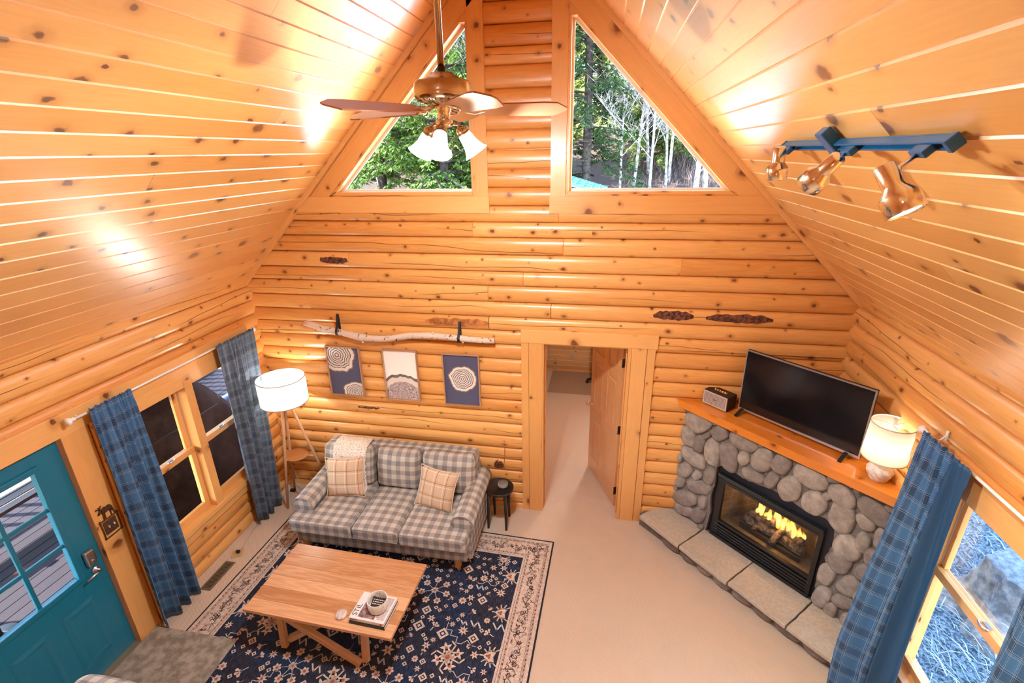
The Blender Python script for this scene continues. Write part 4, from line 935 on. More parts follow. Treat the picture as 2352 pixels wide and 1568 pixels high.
quad(BW, BW, RW - BW, RL - BW, 0, .0072)               # navy field
def stroke(pts, w, mi, z=.0078, inb=None):
    for (a, b), (c_, d) in zip(pts, pts[1:]):
        l = math.hypot(c_ - a, d - b)
        if l < 1e-5: continue
        nx, ny = -(d - b) / l * w / 2, (c_ - a) / l * w / 2; ex, ey = (c_ - a) / l * w * .3, (d - b) / l * w * .3
        mb.face([rp(a + nx - ex, b + ny - ey, z), rp(c_ + nx + ex, d + ny + ey, z), rp(c_ - nx + ex, d - ny + ey, z), rp(a - nx - ex, b - ny - ey, z)], [(a, b), (c_, d), (c_, d), (a, b)], mi)
def blob(cx, cy, fr, mi, z, n=24, rot=0, sx_=1, sy_=1):
    """star-shaped outline r = fr(angle)"""
    pts = []
    for k in range(n):
        a = 2 * PI * k / n; r_ = fr(a); x, y = r_ * math.cos(a) * sx_, r_ * math.sin(a) * sy_
        pts.append((cx + x * math.cos(rot) - y * math.sin(rot), cy + x * math.sin(rot) + y * math.cos(rot)))
    for k in range(n): mb.face([rp(cx, cy, z), rp(*pts[k], z), rp(*pts[(k + 1) % n], z)], [(cx, cy), pts[k], pts[(k + 1) % n]], mi)
def rosette(cx, cy, r, petals=8, mi=2, core=4, rot=0):
    blob(cx, cy, lambda a: r * (.62 + .38 * abs(math.cos(a * petals / 2))), mi, .0078, petals * 4, rot); blob(cx, cy, lambda a: r * .42, 5, .0080, 10); blob(cx, cy, lambda a: r * .27, core, .0082, 8)
def star(cx, cy, r, pts_=8, mi=2, rot=0, core=4):
    blob(cx, cy, lambda a: r * (.38 + .62 * (1 - abs(((a * pts_ / (2 * PI)) % 1) * 2 - 1)) ** 1.3), mi, .0078, pts_ * 4, rot + PI / pts_); blob(cx, cy, lambda a: r * .24, core, .0081, 8)
def diamond(cx, cy, r, mi=2):
    for f, m_, z in ((1, mi, .0078), (.55, 0, .0080), (.28, mi, .0082)): blob(cx, cy, lambda a: r * f / (abs(math.cos(a)) + abs(math.sin(a))), m_, z, 4)
def hollow(cx, cy, r): blob(cx, cy, lambda a: r, 2, .0078, 4); blob(cx, cy, lambda a: r * .45, 0, .0080, 4)
def palmette(cx, cy, r, rot):
    d = lambda a, l: (cx + l * math.cos(rot + a), cy + l * math.sin(rot + a))
    for a in (-2.0, -1.5, -1.0, -.55, 0, .55, 1.0, 1.5, 2.0):
        l = r * (1.15 - .18 * abs(a)); p0 = d(a * .5, r * .15); p1 = d(a * .8, l * .6); p2 = d(a * 1.02, l); stroke([p0, p1], .030 * r / .12, 2); stroke([p1, p2], .013 * r / .12, 2)
    blob(*d(0, r * .35), lambda a: r * .42 * (1 + .2 * math.cos(3 * a)), 2, .0079, 15, rot); blob(*d(0, r * .42), lambda a: r * .2 * (1 + .4 * math.cos(3 * a)), 4, .0082, 12, rot)
def sprig(cx, cy, r, rot, mi=2):
    d = lambda a, l: (cx + l * math.cos(rot + a), cy + l * math.sin(rot + a))
    stroke([d(PI, r), (cx, cy)], .008, mi)
    for a in (-.8, 0, .8): stroke([(cx, cy), d(a, r * .9)], .013, 2); blob(*d(a, r * .8), lambda q: r * .28, 2, .0079, 6)
def cluster(cx, cy, r, n=7):
    for k in range(n): 
        a = 2 * PI * k / n + .3; x, y = cx + r * math.cos(a), cy + r * math.sin(a); stroke([(cx, cy), (x, y)], .005, 6); rosette(x, y, r * .30, 6, 2, 4)
    rosette(cx, cy, r * .30, 6, 2, 4)
def steps(cx, cy, s_, sx_=1, sy_=1): stroke([(cx + sx_ * a * s_, cy + sy_ * b * s_) for a, b in ((0, 0), (0, 1), (.8, 1), (.8, 1.7), (1.7, 1.7), (1.7, 2.5), (2.4, 2.5), (3., 1.9), (3.6, 2.5), (4.2, 2.5))], .006, 6)
def cross(cx, cy, r, rot=.3):
    for k in range(4):
        a = rot + k * PI / 2; x, y = cx + r * .62 * math.cos(a), cy + r * .62 * math.sin(a); stroke([(cx, cy), (x, y)], .022, 2); star(x, y, r * .42, 5, 2, a)
        b = a + PI / 4; stroke([(cx + r * .3 * math.cos(b), cy + r * .3 * math.sin(b)), (cx + r * .85 * math.cos(b), cy + r * .85 * math.sin(b)), (cx + r * 1.05 * math.cos(b + .35), cy + r * 1.05 * math.sin(b + .35))], .012, 2)
    blob(cx, cy, lambda a: r * .30 * (1 + .25 * math.cos(4 * a)), 5, .0081, 16); blob(cx, cy, lambda a: r * .16, 4, .0083, 8)
fx0, fx1, fy0, fy1 = BW + .02, RW - BW - .02, BW + .02, RL - BW - .02; FW, FH = fx1 - fx0, fy1 - fy0
for (u, v) in ((.16, .60), (.84, .60), (.16, 1.02), (.84, 1.02), (.5, .36), (.5, .80)): cross(fx0 + u * FW, fy0 + v * FH * .96, .135, R.uniform(.2, .5))
for (u, v) in ((.30, .27), (.70, .27), (.66, .74), (.33, .74), (.07, .84), (.93, .84)): cluster(fx0 + u * FW, fy0 + v * FH, .125)
for k in range(5): palmette(fx0 + .02, fy0 + FH * (.12 + .21 * k), .10, 0.); palmette(fx1 - .02, fy0 + FH * (.12 + .21 * k), .10, PI)
for k in range(7): palmette(fx0 + FW * (.07 + .143 * k), fy0 + .02, .075, PI / 2)
for (u, v, a, b) in ((.02, .10, 1, 1), (.98, .10, -1, 1), (.36, .42, 1, 1), (.64, .42, -1, 1), (.02, .72, 1, -1), (.98, .72, -1, -1), (.24, .86, 1, -1), (.76, .86, -1, -1), (.42, .16, 1, 1), (.58, .16, -1, 1), (.2, .42, -1, 1), (.8, .42, 1, 1), (.5, .6, 1, 1), (.5, .6, -1, 1)): steps(fx0 + u * FW, fy0 + v * FH, .072, a, b)
occ = [(fx0 + u * FW, fy0 + v * FH, .16) for u, v in ((.16, .576), (.84, .576), (.16, .98), (.84, .98), (.5, .346), (.5, .77), (.30, .27), (.70, .27), (.66, .74), (.33, .74), (.07, .84), (.93, .84))] + [(fx0 + .05, fy0 + FH * (.12 + .21 * k), .09) for k in range(5)] + [(fx1 - .05, fy0 + FH * (.12 + .21 * k), .09) for k in range(5)]
tr = 0
while tr < 6000 and len(occ) < 420:
    tr += 1; x, y = R.uniform(fx0 + .03, fx1 - .03), R.uniform(fy0 + .05, fy1); r_ = R.choice((.058, .05, .04, .03, .022))
    if any(math.hypot(x - a, y - b) < c_ + r_ * .82 for a, b, c_ in occ): continue
    occ.append((x, y, r_)); k = R.randrange(7)
    if r_ < .028: hollow(x, y, r_)
    elif k == 0: rosette(x, y, r_, 8)
    elif k == 1: star(x, y, r_, 8)
    elif k == 2: diamond(x, y, r_)
    elif k == 3: sprig(x, y, r_ * .9, R.choice((.8, 2.3, 3.9, 5.5)), R.choice((2, 4, 6)))
    elif k == 4: star(x, y, r_, 6, 2, .3)
    elif k == 5: sprig(x, y, r_ * .9, R.uniform(0, 6), R.choice((2, 4)))
    else: stroke([(x - r_, y + r_ * .5), (x - r_ * .3, y - r_ * .6), (x + r_ * .2, y + r_ * .5), (x + r_, y - r_ * .6)], .013, R.choice((2, 6, 6)))
# scrolling vines in the cream band
def band(fn, L):
    q = .10; i = 0
    while q < L - .1:
        sg = 1 if i % 2 else -1; pts = []
        for k in range(9): a = k / 8 * 4.6; rr = .048 * (1 - k / 11); pts.append(fn(q + rr * math.cos(a + .5 * sg), .155 + sg * rr * math.sin(a)))
        stroke(pts, .0055, 3)
        for k in range(8):
            a = R.uniform(0, 6.28); x, y = q + R.uniform(-.05, .05), .155 + R.uniform(-.05, .05); stroke([fn(x, y), fn(x + .022 * math.cos(a), y + .022 * math.sin(a)), fn(x + .034 * math.cos(a + .7), y + .034 * math.sin(a + .7))], .006, 3)
        x, y = q + .045, .155 + sg * -.015; c_ = fn(x, y)
        for k in range(6): a = k * PI / 3; blob(c_[0] + .016 * math.cos(a), c_[1] + .016 * math.sin(a), lambda t_: .008, 3 if i % 3 else 7, .0078, 6)
        blob(*c_, lambda t_: .008, 4 if i % 2 else 7, .0080, 6); q += .098; i += 1
band(lambda a, b: (a, b), RW); band(lambda a, b: (b, a), RL); band(lambda a, b: (RW - b, a), RL); band(lambda a, b: (a, RL - b), RW)
tn = NT('navy_pile', .95, spec=.1); U, V, _ = tn.sep(tn.uv()); na = tn.noise(tn.xyz(tn.mt('MULTIPLY', U, 160.), tn.mt('MULTIPLY', V, 22.), 0.), 1., 3.); nb = tn.noise(tn.xyz(U, V, 0.), 3.2, 3.)
tn.col(tn.mix(tn.ss(nb, .38, .55), tn.mix(tn.ss(na, .35, .75), (.011, .017, .040), (.040, .062, .118)), tn.mix(tn.ss(na, .35, .75), (.014, .015, .028), (.05, .055, .08))))
def fadec(name, a, b): return simple_noise(name, a, b, 55., .95, 0, .1)
tag(mb.build('area_rug', [tn.m, plain('rug_binding', (.012, .012, .02), .9), fadec('rug_cream', (.50, .40, .33), (.66, .56, .48)), fadec('rug_brown', (.085, .055, .05), (.20, .135, .12)), fadec('rug_rust', (.26, .075, .05), (.36, .16, .12)), fadec('rug_taupe', (.36, .25, .20), (.47, .35, .29)), fadec('rug_pale_blue', (.42, .44, .50), (.60, .60, .62)), fadec('rug_grey', (.30, .24, .21), (.42, .35, .31))], merge=False),
    'navy area rug with cream border and woven flower motifs under the coffee table', 'rug')
mb = MB(); mb.prism([(-2.985, -2.085), (-2.17, -2.085), (-2.155, -3.05), (-2.985, -3.05)], lambda a, b, t_: (a, b, t_), .0095, .020, 0); tag(mb.build('door_mat', MAT_GREY, bevel=.004), 'taupe door mat lying inside the teal door over the rug corner', 'mat')
# ---------------------------------------------------------------- coffee table
TC = Vector((-1.316, -1.765, 0)); TR = Matrix.Rotation(-.034, 3, 'Z')
tb_ = thing('coffee_table', 'oak plank coffee table on crossed wooden legs standing on the rug', 'table', TC + Vector((0, 0, .0085)), -.034)
def tw(x, y, z): return TC + TR @ Vector((x, y, z))
mb = MB(); ys = [-.375, -.255, -.125, .0, .12, .25, .375]
for a, b in zip(ys, ys[1:]): mb.box(tw(0, (a + b) / 2, .435), (1.32, b - a - .0006, .03), TR)
mb.build('table_top', W_TABLE, tb_, bevel=.002)
Z0 = .0085
for sg in (1, -1):
    def q(x, y, z): return tw(sg * x, sg * y, z)
    def lbar(nm, a, b, w=.055, d=.045): mb = MB(); mb.bar(q(*a), q(*b), w, d, (0, 0, 1) if abs(b[2] - a[2]) < .3 else (0, 1, 0)); mb.build(nm, W_LEG, tb_, bevel=.004)
    lbar('leg', (-.395, -.31, Z0), (-.405, -.27, .42)); lbar('leg', (.36, -.30, Z0 + .012), (.29, -.14, .42))
    lbar('brace', (-.37, -.305, .395), (.33, -.335, .03)); lbar('brace', (-.36, -.285, .075), (.20, -.03, .33))
    lbar('cleat', (.12, -.15, .398), (.36, -.13, .398), .07, .044)
    mb = MB(); mb.lathe([(0, 0), (.008, 0), (.008, .006), (0, .007)], 12, q(.25, -.166, .395), TR @ Matrix.Rotation(sg * PI / 2, 3, 'X')); mb.build('bolt', BRONZE, tb_)
# books, bowl, card and lid on the table
TZ = .450; bk = Matrix.Rotation(-.045, 3, 'Z'); BC = Vector((-.895, -1.966, 0))
PAPER = plain('page_block', (.72, .68, .62), .8); COVER_W = plain('white_book_cover', (.80, .77, .74), .4); COVER_B = plain('black_book_cover', (.01, .01, .012), .4)
def book(label, z0, h, sx_, sy_, m, c):
    t = thing('book', label, 'book', c + Vector((0, 0, z0)), -.045)
    mb = MB(); mb.box(c + bk @ Vector((.002, 0, 0)) + Vector((0, 0, z0 + h / 2)), (sx_ - .006, sy_ - .012, h - .006), bk); mb.build('pages', PAPER, t)
    mb = MB()
    for zz in (z0 + .0015, z0 + h - .0015): mb.box(c + Vector((0, 0, zz)), (sx_, sy_, .003), bk)
    mb.box(c + bk @ Vector((0, -sy_ / 2 + .002, 0)) + Vector((0, 0, z0 + h / 2)), (sx_, .004, h), bk); mb.build('cover', m, t, bevel=.0012); return t
b1 = book('black and white hardback book, lower of the two on the coffee table', TZ, .030, .305, .255, COVER_B, BC + Vector((.003, -.004, 0)))
b2 = book('white hardback design book under the marbled bowl, upper of the two', TZ + .030, .030, .300, .250, COVER_W, BC)
zt_ = TZ + .0602
def on_book(x, y, z=0): return BC + bk @ Vector((x, y, 0)) + Vector((0, 0, zt_ + z))
mb = MB(); mb.prism([(-.085, -.105), (.055, -.105), (.055, .05), (-.085, .05)], lambda a, b, t_: on_book(a, b, t_), -.0003, .0003); mb.build('cover_picture', simple_noise('dusky_photo', (.14, .06, .055), (.42, .30, .28), 30.), b2)
mb = MB(); mb.prism([(.075, -.10), (.135, -.10), (.135, .11), (.075, .11)], lambda a, b, t_: on_book(a, b, t_), -.0003, .0003); mb.build('cover_picture', simple_noise('mauve_photo', (.45, .34, .33), (.66, .58, .55), 20.), b2)
INK = plain('dark_ink', (.03, .025, .03), .6)
M4 = Matrix.Translation(on_book(-.098, -.10)) @ Matrix.Rotation(-.045 + PI / 2, 4, 'Z'); text_mesh('cover_title', 'STIL', .062, INK, b2, M4)
M4 = Matrix.Translation(on_book(.082, -.085)) @ Matrix.Rotation(-.045 + PI / 2, 4, 'Z'); text_mesh('cover_title', 'STIL', .03, INK, b2, M4)
mb = MB()
for q in range(5): mb.box(BC + bk @ Vector((-.135 + q * .012, -.1255, 0)) + Vector((0, 0, TZ + .045)), (.008, .0008, .012), bk)
mb.build('spine_lettering', INK, b2); mb = MB(); mb.box(BC + bk @ Vector((.125, -.1255, 0)) + Vector((0, 0, TZ + .045)), (.012, .0008, .012), bk); mb.build('spine_emblem', INK, b2)
mar = NT('marbled_ceramic', .35); p = mar.obj(); nn = mar.noise(p, 9., 5., .6, 1.6); vein = mar.mt('ABSOLUTE', mar.mt('SUBTRACT', nn, .5)); mar.col(mar.mix(mar.ss(vein, .0, .022), (.34, .28, .22), mar.mix(mar.ss(mar.noise(p, 5., 2.), .4, .6), (.80, .76, .68), (.72, .66, .56))))
BO = on_book(.045, .0); t = thing('bowl', 'round marbled ceramic bowl standing on the white book', 'bowl', BO)
mb = MB(); mb.lathe([(0, .0), (.062, 0), (.074, .012), (.080, .05), (.082, .105), (.079, .107), (.075, .103), (.074, .05), (.068, .016), (0, .012)], 40, BO); mb.build('bowl_body', mar.m, t)
t = thing('card', 'black card with white lettering standing in the marbled bowl', 'card', BO + Vector((0, 0, .014)))
CR = Matrix.Rotation(-.05, 3, 'Z') @ Matrix.Rotation(-1.05, 3, 'X')
mb = MB(); cc = BO + Vector((0, .005, .052)); mb.box(cc, (.112, .003, .085), CR); mb.build('card_sheet', COVER_B, t)
mb = MB()
for r_ in range(3):
    x = -.046
    while x < .044: w = R.choice((.004, .006, .008)); mb.box(cc + CR @ Vector((x + w / 2, -.0018, .022 - r_ * .016)), (w, .0006, .007), CR); x += w + R.choice((.0018, .0018, .006))
for x in (-.02, 0., .02): mb.box(cc + CR @ Vector((x, -.0018, .037)), (.004, .0006, .004), CR)
mb.build('white_lettering', plain('white_ink', (.80, .78, .74), .6), t)
LC = Vector((-1.148, -2.035, TZ)); mb = MB(); mb.lathe([(0, 0), (.044, 0), (.047, .004), (.047, .016), (.044, .02), (0, .021)], 36, LC); tw_ = NT('pale_striped_stone', .4); U = tw_.sep(tw_.obj()); nz = tw_.noise(tw_.xyz(tw_.mt('MULTIPLY', U[0], 60.), tw_.mt('MULTIPLY', U[1], 10.), 0.), 1., 3.); tw_.col(tw_.mix(tw_.ss(nz, .35, .7), (.74, .68, .62), (.40, .28, .20)))
tag(mb.build('coaster', tw_.m), 'round pale striped coaster on the coffee table beside the books', 'coaster')
# ---------------------------------------------------------------- floor lamp with tray
LC = Vector((-2.63, -.30, 0)); fl = thing('floor_lamp', 'wooden tripod floor lamp with white drum shade in the log corner', 'lamp', LC)
hub = Vector((-2.63, -.30, 1.36)); feet = [Vector((-2.76, -.455, .012)), Vector((-2.90, -.10, .0)), Vector((-2.30, -.16, .0))]
for f in feet: mb = MB(); a = (f - hub).normalized(); top = hub + Vector((f.x - hub.x, f.y - hub.y, 0)).normalized() * .035; mb.tube([f, f.lerp(top, .5), top], [.014, .0165, .0165], 12); mb.build('leg', W_LAMP, fl)
mb = MB(); mb.lathe([(0, -.03), (.05, -.03), (.055, -.02), (.055, .015), (.02, .02), (.015, .07), (0, .07)], 24, hub); mb.build('hub', plain('white_hub', (.75, .70, .62), .5), fl)
mb = MB(); mb.lathe([(.252, 0), (.252, .285)], 56, hub + Vector((0, 0, .015))); shd = mb.build('lamp_shade', SHADE_W, fl)
mb = MB()
GBD = plain('grey_binding', (.42, .40, .38), .8)
for z in (.015, .30): mb = MB(); mb.lathe([(.254, -.004), (.254, .004), (.249, .004), (.249, -.004), (.254, -.004)], 56, hub + Vector((0, 0, z))); mb.build('shade_binding', GBD, shd)
mb = MB(); mb.lathe([(0, 0), (.022, .01), (.032, .04), (.022, .07), (0, .08)], 16, hub + Vector((0, 0, .09))); mb.build('bulb', BULB, fl)
mb = MB()
for k in range(3): a = 2 * PI * k / 3; mb.tube([hub + Vector((0, 0, .06)), hub + Vector((.25 * math.cos(a), .25 * math.sin(a), .03))], .0025, 6)
mb.build('shade_spider', STEEL, fl)
mb = MB(); mb.lathe([(0, -.01), (.135, -.01), (.14, -.004), (.14, .008), (.135, .011), (0, .011)], 40, LC + Vector((-.03, .06, .63))); mb.build('tray', W_TRAY, fl)
mb = MB()
for f in feet: k = (f - hub); p_ = hub + k * ((1.36 - .63) / 1.36); mb.tube([LC + Vector((-.03, .06, .625)), p_ + Vector((0, 0, 0))], .005, 6)
mb.build('tray_bracket', WHITE, fl)
lamp('floor_lamp_light', hub + Vector((0, 0, .15)), 23, (1, .97, .90), .03, fl)
mb = MB(); pts = [(-2.87, -.12, .60), (-2.885, -.085, .52), (-2.86, -.12, .44), (-2.90, -.115, .36), (-2.87, -.07, .28), (-2.84, -.10, .2), (-2.80, -.12, .10), (-2.76, -.13, .02), (-2.78, -.18, .012), (-2.86, -.16, .012)]
mb.tube(pts, .0045, 8); mb.build('power_cord', plain('pale_cord', (.55, .45, .33), .6), fl)
mb = MB(); mb.cushion((-2.89, -.15, .017), (.07, .04, .034), .008, 0, n=4); mb.build('plug', BLACK, fl)
mb = MB(); mb.tube([(-2.93, -.17, .008), (-2.97, -.35, .008), (-2.96, -.6, .008), (-2.93, -.85, .008), (-2.90, -1.0, .008), (-2.87, -1.10, .008), (-2.865, -1.16, .012)], .003, 6); xc = thing('extension_cord', 'thin extension cord with black plug running along the carpet beside the rug', 'cord', (-2.93, -.7, 0)); mb.build('cable', plain('clear_cord', (.42, .34, .27), .5), xc)
t = thing('floor_outlet', 'brass floor outlet plate in the carpet between the rug and the window wall', 'outlet', (-2.87, -1.18, 0)); mb = MB(); mb.box((-2.87, -1.185, .004), (.11, .11, .008), Matrix.Rotation(.5, 3, 'Z')); mb.build('cover_plate', plain('pale_brass', (.62, .48, .25), .4, .4), t, bevel=.002); mb = MB(); mb.cushion((-2.865, -1.18, .024), (.04, .03, .03), .008, 0, n=4); mb.build('plug', BLACK, xc)
t = thing('floor_register', 'brown slotted floor vent in the carpet beside the rug', 'vent', (-2.86, -1.48, 0)); mb = MB(); mb.box((-2.86, -1.48, .004), (.115, .36, .007)); mb.build('vent_frame', plain('olive_vent', (.22, .18, .12), .45, .5), t, bevel=.002)
for k in range(22): mb = MB(); mb.box((-2.86, -1.48 - .155 + k * .0148, .0078), (.075, .006, .0014)); mb.build('vent_slot', BLACK_MATTE, t)
# ---------------------------------------------------------------- stool and coasters
t = thing('side_stool', 'small round black stool beside the sofa', 'stool', (-.215, -.265, 0))
mb = MB(); mb.lathe([(0, .455), (.150, .455), (.160, .465), (.162, .482), (.157, .489), (.149, .487), (.144, .482), (0, .482)], 48, (-.215, -.265, 0)); mb.build('seat', plain('black_stain', (.012, .010, .009), .28), t)
for fx_, fy_, tx, ty in ((-.325, -.379, -.31, -.36), (-.121, -.38, -.125, -.36), (-.301, -.144, -.30, -.17), (-.129, -.153, -.13, -.17)): mb = MB(); mb.tube([(fx_, fy_, 0), (tx, ty, .457)], [.013, .023], 12); mb.build('leg', plain('black_stain_leg', (.012, .010, .009), .35), t)
names = ['topmost round grey felt coaster of the stack on the black stool', 'second grey coaster from the top of the stack on the stool', 'third grey coaster from the top of the stack on the stool', 'fourth grey coaster from the top of the stack on the stool', 'lowest grey coaster of the stack on the black stool']
FELT = simple_noise('grey_felt', (.16, .135, .12), (.22, .19, .17), 120.); RIMM = plain('pale_coaster_rim', (.32, .29, .27), .6)
for k in range(5):
    c = Vector((-.178 + R.uniform(-.003, .003), -.235 + R.uniform(-.003, .003), .482 + .0085 * (4 - k))); t = thing('coaster', names[k], 'coaster', c, 0, 'grey coasters stacked on the stool')
    mb = MB(); mb.lathe([(0, 0), (.053, 0), (.055, .002), (.055, .0045), (.053, .0065), (0, .0065)], 30, c); mb.build('coaster_disc', RIMM, t); mb = MB(); mb.lathe([(.050, .0066), (.050, .008), (0, .008)], 30, c); mb.build('felt_top', FELT, t)
# ---------------------------------------------------------------- wall art, birch branch, switch plate
def ring_art(name, centers, hill=False):
    t = NT(name, .75, spec=.1); U, V, _ = t.sep(t.uv()); navy = t.mix(t.noise(t.xyz(t.mt('MULTIPLY', U, 120.), t.mt('MULTIPLY', V, 40.), 0.), 1., 2.), (.075, .078, .145), (.115, .115, .19)); c_ = navy if not hill else t.mix(0., (.93, .91, .89), (.93, .91, .89))
    for (a, b, r_, e) in centers:
        dx, dy = t.mt('SUBTRACT', U, a), t.mt('DIVIDE', t.mt('SUBTRACT', V, b), e); d = t.mt('SQRT', t.mt('ADD', t.mt('MULTIPLY', dx, dx), t.mt('MULTIPLY', dy, dy)))
        ang = t.mt('ARCTAN2', dy, dx); w = t.noise(t.xyz(t.mt('COSINE', ang), t.mt('SINE', ang), a * 9), 1.7, 3.); d = t.mt('ADD', d, t.mt('MULTIPLY', t.mt('SUBTRACT', w, .5), t.mt('MULTIPLY', d, .55))); nd = t.mt('DIVIDE', d, r_)
        ins_ = t.mt('LESS_THAN', nd, 1.); rg = t.mt('SINE', t.mt('MULTIPLY', t.mt('ADD', nd, t.mt('MULTIPLY', t.noise(t.xyz(U, V, 0.), 14., 2.), .12)), 50.))
        ln = t.mt('MULTIPLY', t.ss(rg, -.1, .55), t.mt('LESS_THAN', nd, .8)); edge = t.ss(nd, .90, .95)
        rc = t.mix(t.mt('MULTIPLY', ln, .9), (.78, .72, .67), (.09, .07, .085)); rc = t.mix(edge, rc, (.22, .15, .13)); c_ = t.mix(ins_, c_, rc)
    if hill:
        dx, dy = t.mt('SUBTRACT', U, .19), t.mt('SUBTRACT', V, -.02); d = t.mt('SQRT', t.mt('ADD', t.mt('MULTIPLY', dx, dx), t.mt('MULTIPLY', dy, dy))); wv = t.noise(t.xyz(t.mt('MULTIPLY', U, 16.), t.mt('MULTIPLY', V, 6.), 0.), 1., 4.)
        e = t.mt('ADD', d, t.mt('MULTIPLY', t.mt('SUBTRACT', wv, .5), .06)); body = t.mt('LESS_THAN', e, .325); bark = t.mt('MULTIPLY', body, t.mt('GREATER_THAN', e, .293)); heart = t.mt('LESS_THAN', d, .235)
        fine = t.noise(t.xyz(t.mt('MULTIPLY', d, 90.), t.mt('MULTIPLY', t.mt('ARCTAN2', dy, dx), 6.), 0.), 1., 3.); c_ = t.mix(body, c_, (.72, .66, .62)); c_ = t.mix(heart, c_, t.mix(t.ss(fine, .3, .7), (.20, .13, .15), (.62, .53, .52))); c_ = t.mix(bark, c_, t.mix(wv, (.05, .035, .04), (.30, .24, .23)))
    t.col(c_); return t.m
def picture(label, x0, x1, z0, z1, m):
    t = thing('picture', label, 'picture', ((x0 + x1) / 2, .0, z0), 0, 'tree ring pictures on the log wall'); w = .012; mb = MB()
    for a, b, c_, d in ((x0, x1, z0, z0 + w), (x0, x1, z1 - w, z1), (x0, x0 + w, z0 + w, z1 - w), (x1 - w, x1, z0 + w, z1 - w)): mb.box(((a + b) / 2, -.008, (c_ + d) / 2), (b - a, .036, d - c_))
    mb.build('picture_frame', wood('picture_wood', (.50, .29, .17), (.38, .20, .11), kd=1, dens=0, bw=.02, rough=.5, coat=0), t)
    mb = MB(); mb.box(((x0 + x1) / 2, .0, (z0 + z1) / 2), (x1 - x0 - 2 * w, .016, z1 - z0 - 2 * w)); a, b, c_, d = x0 + w, x1 - w, z0 + w, z1 - w; mb.face([(a, -.0085, c_), (b, -.0085, c_), (b, -.0085, d), (a, -.0085, d)], [(0, 0), (b - a, 0), (b - a, d - c_), (0, d - c_)]); mb.build('print', m, t, merge=False)
picture('navy tree ring picture with one ring at its top and another at its bottom corner', -2.218, -1.81, 1.345, 1.95, ring_art('ring_print_a', [(.12, .485, .215, 1.), (.30, .03, .16, .9)]))
picture('white picture with a dark half tree ring rising like a hill', -1.54, -1.14, 1.338, 1.95, ring_art('ring_print_b', [], True))
picture('navy picture with a single tree ring in its centre', -.854, -.446, 1.325, 1.938, ring_art('ring_print_c', [(.20, .31, .155, 1.)]))
tbk = NT('birch_bark', .8, spec=.2); U, V, _ = tbk.sep(tbk.uv()); nz = tbk.noise(tbk.xyz(tbk.mt('MULTIPLY', U, 30.), tbk.mt('MULTIPLY', V, 4.), 0.), 1., 4.); tbk.col(tbk.mix(tbk.ss(nz, .58, .68), tbk.mix(tbk.noise(tbk.xyz(tbk.mt('MULTIPLY', U, 5.), V, 0.), 1., 2.), (.78, .68, .58), (.62, .48, .38)), (.06, .045, .04))); tbk.bump(nz, .5, .006); BIRCH = tbk.m
bp = [(-2.385, 2.225), (-2.30, 2.205), (-2.187, 2.17), (-2.036, 2.145), (-1.886, 2.118), (-1.738, 2.088), (-1.60, 2.08), (-1.45, 2.086), (-1.361, 2.10), (-1.186, 2.135), (-.967, 2.148), (-.80, 2.142), (-.66, 2.135), (-.428, 2.123), (-.262, 2.125)]
mb = MB(); mb.tube([(x, -.055, z) for x, z in bp], [.030, .033, .036, .035, .037, .040, .036, .035, .033, .036, .035, .032, .034, .031, .028], 14)
for x, z in ((-1.72, 2.045), (-.92, 2.18), (-.6, 2.10)): mb.tube([(x, -.06, z + .01), (x + .01, -.075, z - .012)], [.014, .008], 8)
tag(mb.build('birch_branch', BIRCH), 'long white birch branch hanging in black straps above the pictures', 'branch')
for x, zt2, zb2, lab in ((-2.0, 2.33, 2.105, 'black hanging strap holding the thick left end of the birch branch'), (-.635, 2.303, 2.095, 'black hanging strap holding the right end of the birch branch')):
    mb = MB(); cxz = (zb2 + .035); loop = [(-.016, zt2), (-.060, cxz + .06), (-.097, cxz + .01), (-.093, cxz - .022), (-.055, cxz - .042), (-.018, cxz - .02), (-.008, cxz + .05), (-.012, zt2)]
    for (y0, z0), (y1, z1) in zip(loop, loop[1:]): mb.face([(x - .013, y0, z0), (x + .013, y0, z0), (x + .013 + .0, y1, z1), (x - .013, y1, z1)])
    t = thing('hanging_strap', lab, 'strap', (x, 0, zb2), 0, 'straps holding the birch branch'); mb.build('strap_band', BLACK_MATTE, t, solid=.004); mb = MB(); mb.lathe([(.006, 0), (.005, .004), (0, .005)], 10, (x, -.016, zt2 - .012), Matrix.Rotation(PI / 2, 3, 'X')); mb.build('nail', STEEL, t)
t = thing('switch_plate', 'dark metal double switch plate with a moose silhouette beside the teal door', 'switch', (-2.99, -2.13, 1.19)); X = -2.988
def sq(a, b, tt_): return (X + tt_, -2.135 + a, 1.19 + b)
RUST = simple_noise('rusty_metal', (.05, .022, .012), (.10, .045, .022), 60., .6)
mb = MB(); mb.prism([(-.052, -.058), (.052, -.058), (.052, .058), (-.052, .058)], sq, 0, .005); mb.build('plate', RUST, t)
mb = MB()
for a, b in (((-.075, -.085), (.075, -.08)), ((-.078, .075), (.08, .075)), ((-.068, -.09), (-.068, .085)), ((.07, -.09), (.07, .088))): mb.tube([sq(*a, .004), sq((a[0] + b[0]) / 2 + .002, (a[1] + b[1]) / 2 - .002, .006), sq(*b, .004)], .0055, 6)
mb.build('twig_frame', RUST, t)
mb = MB()
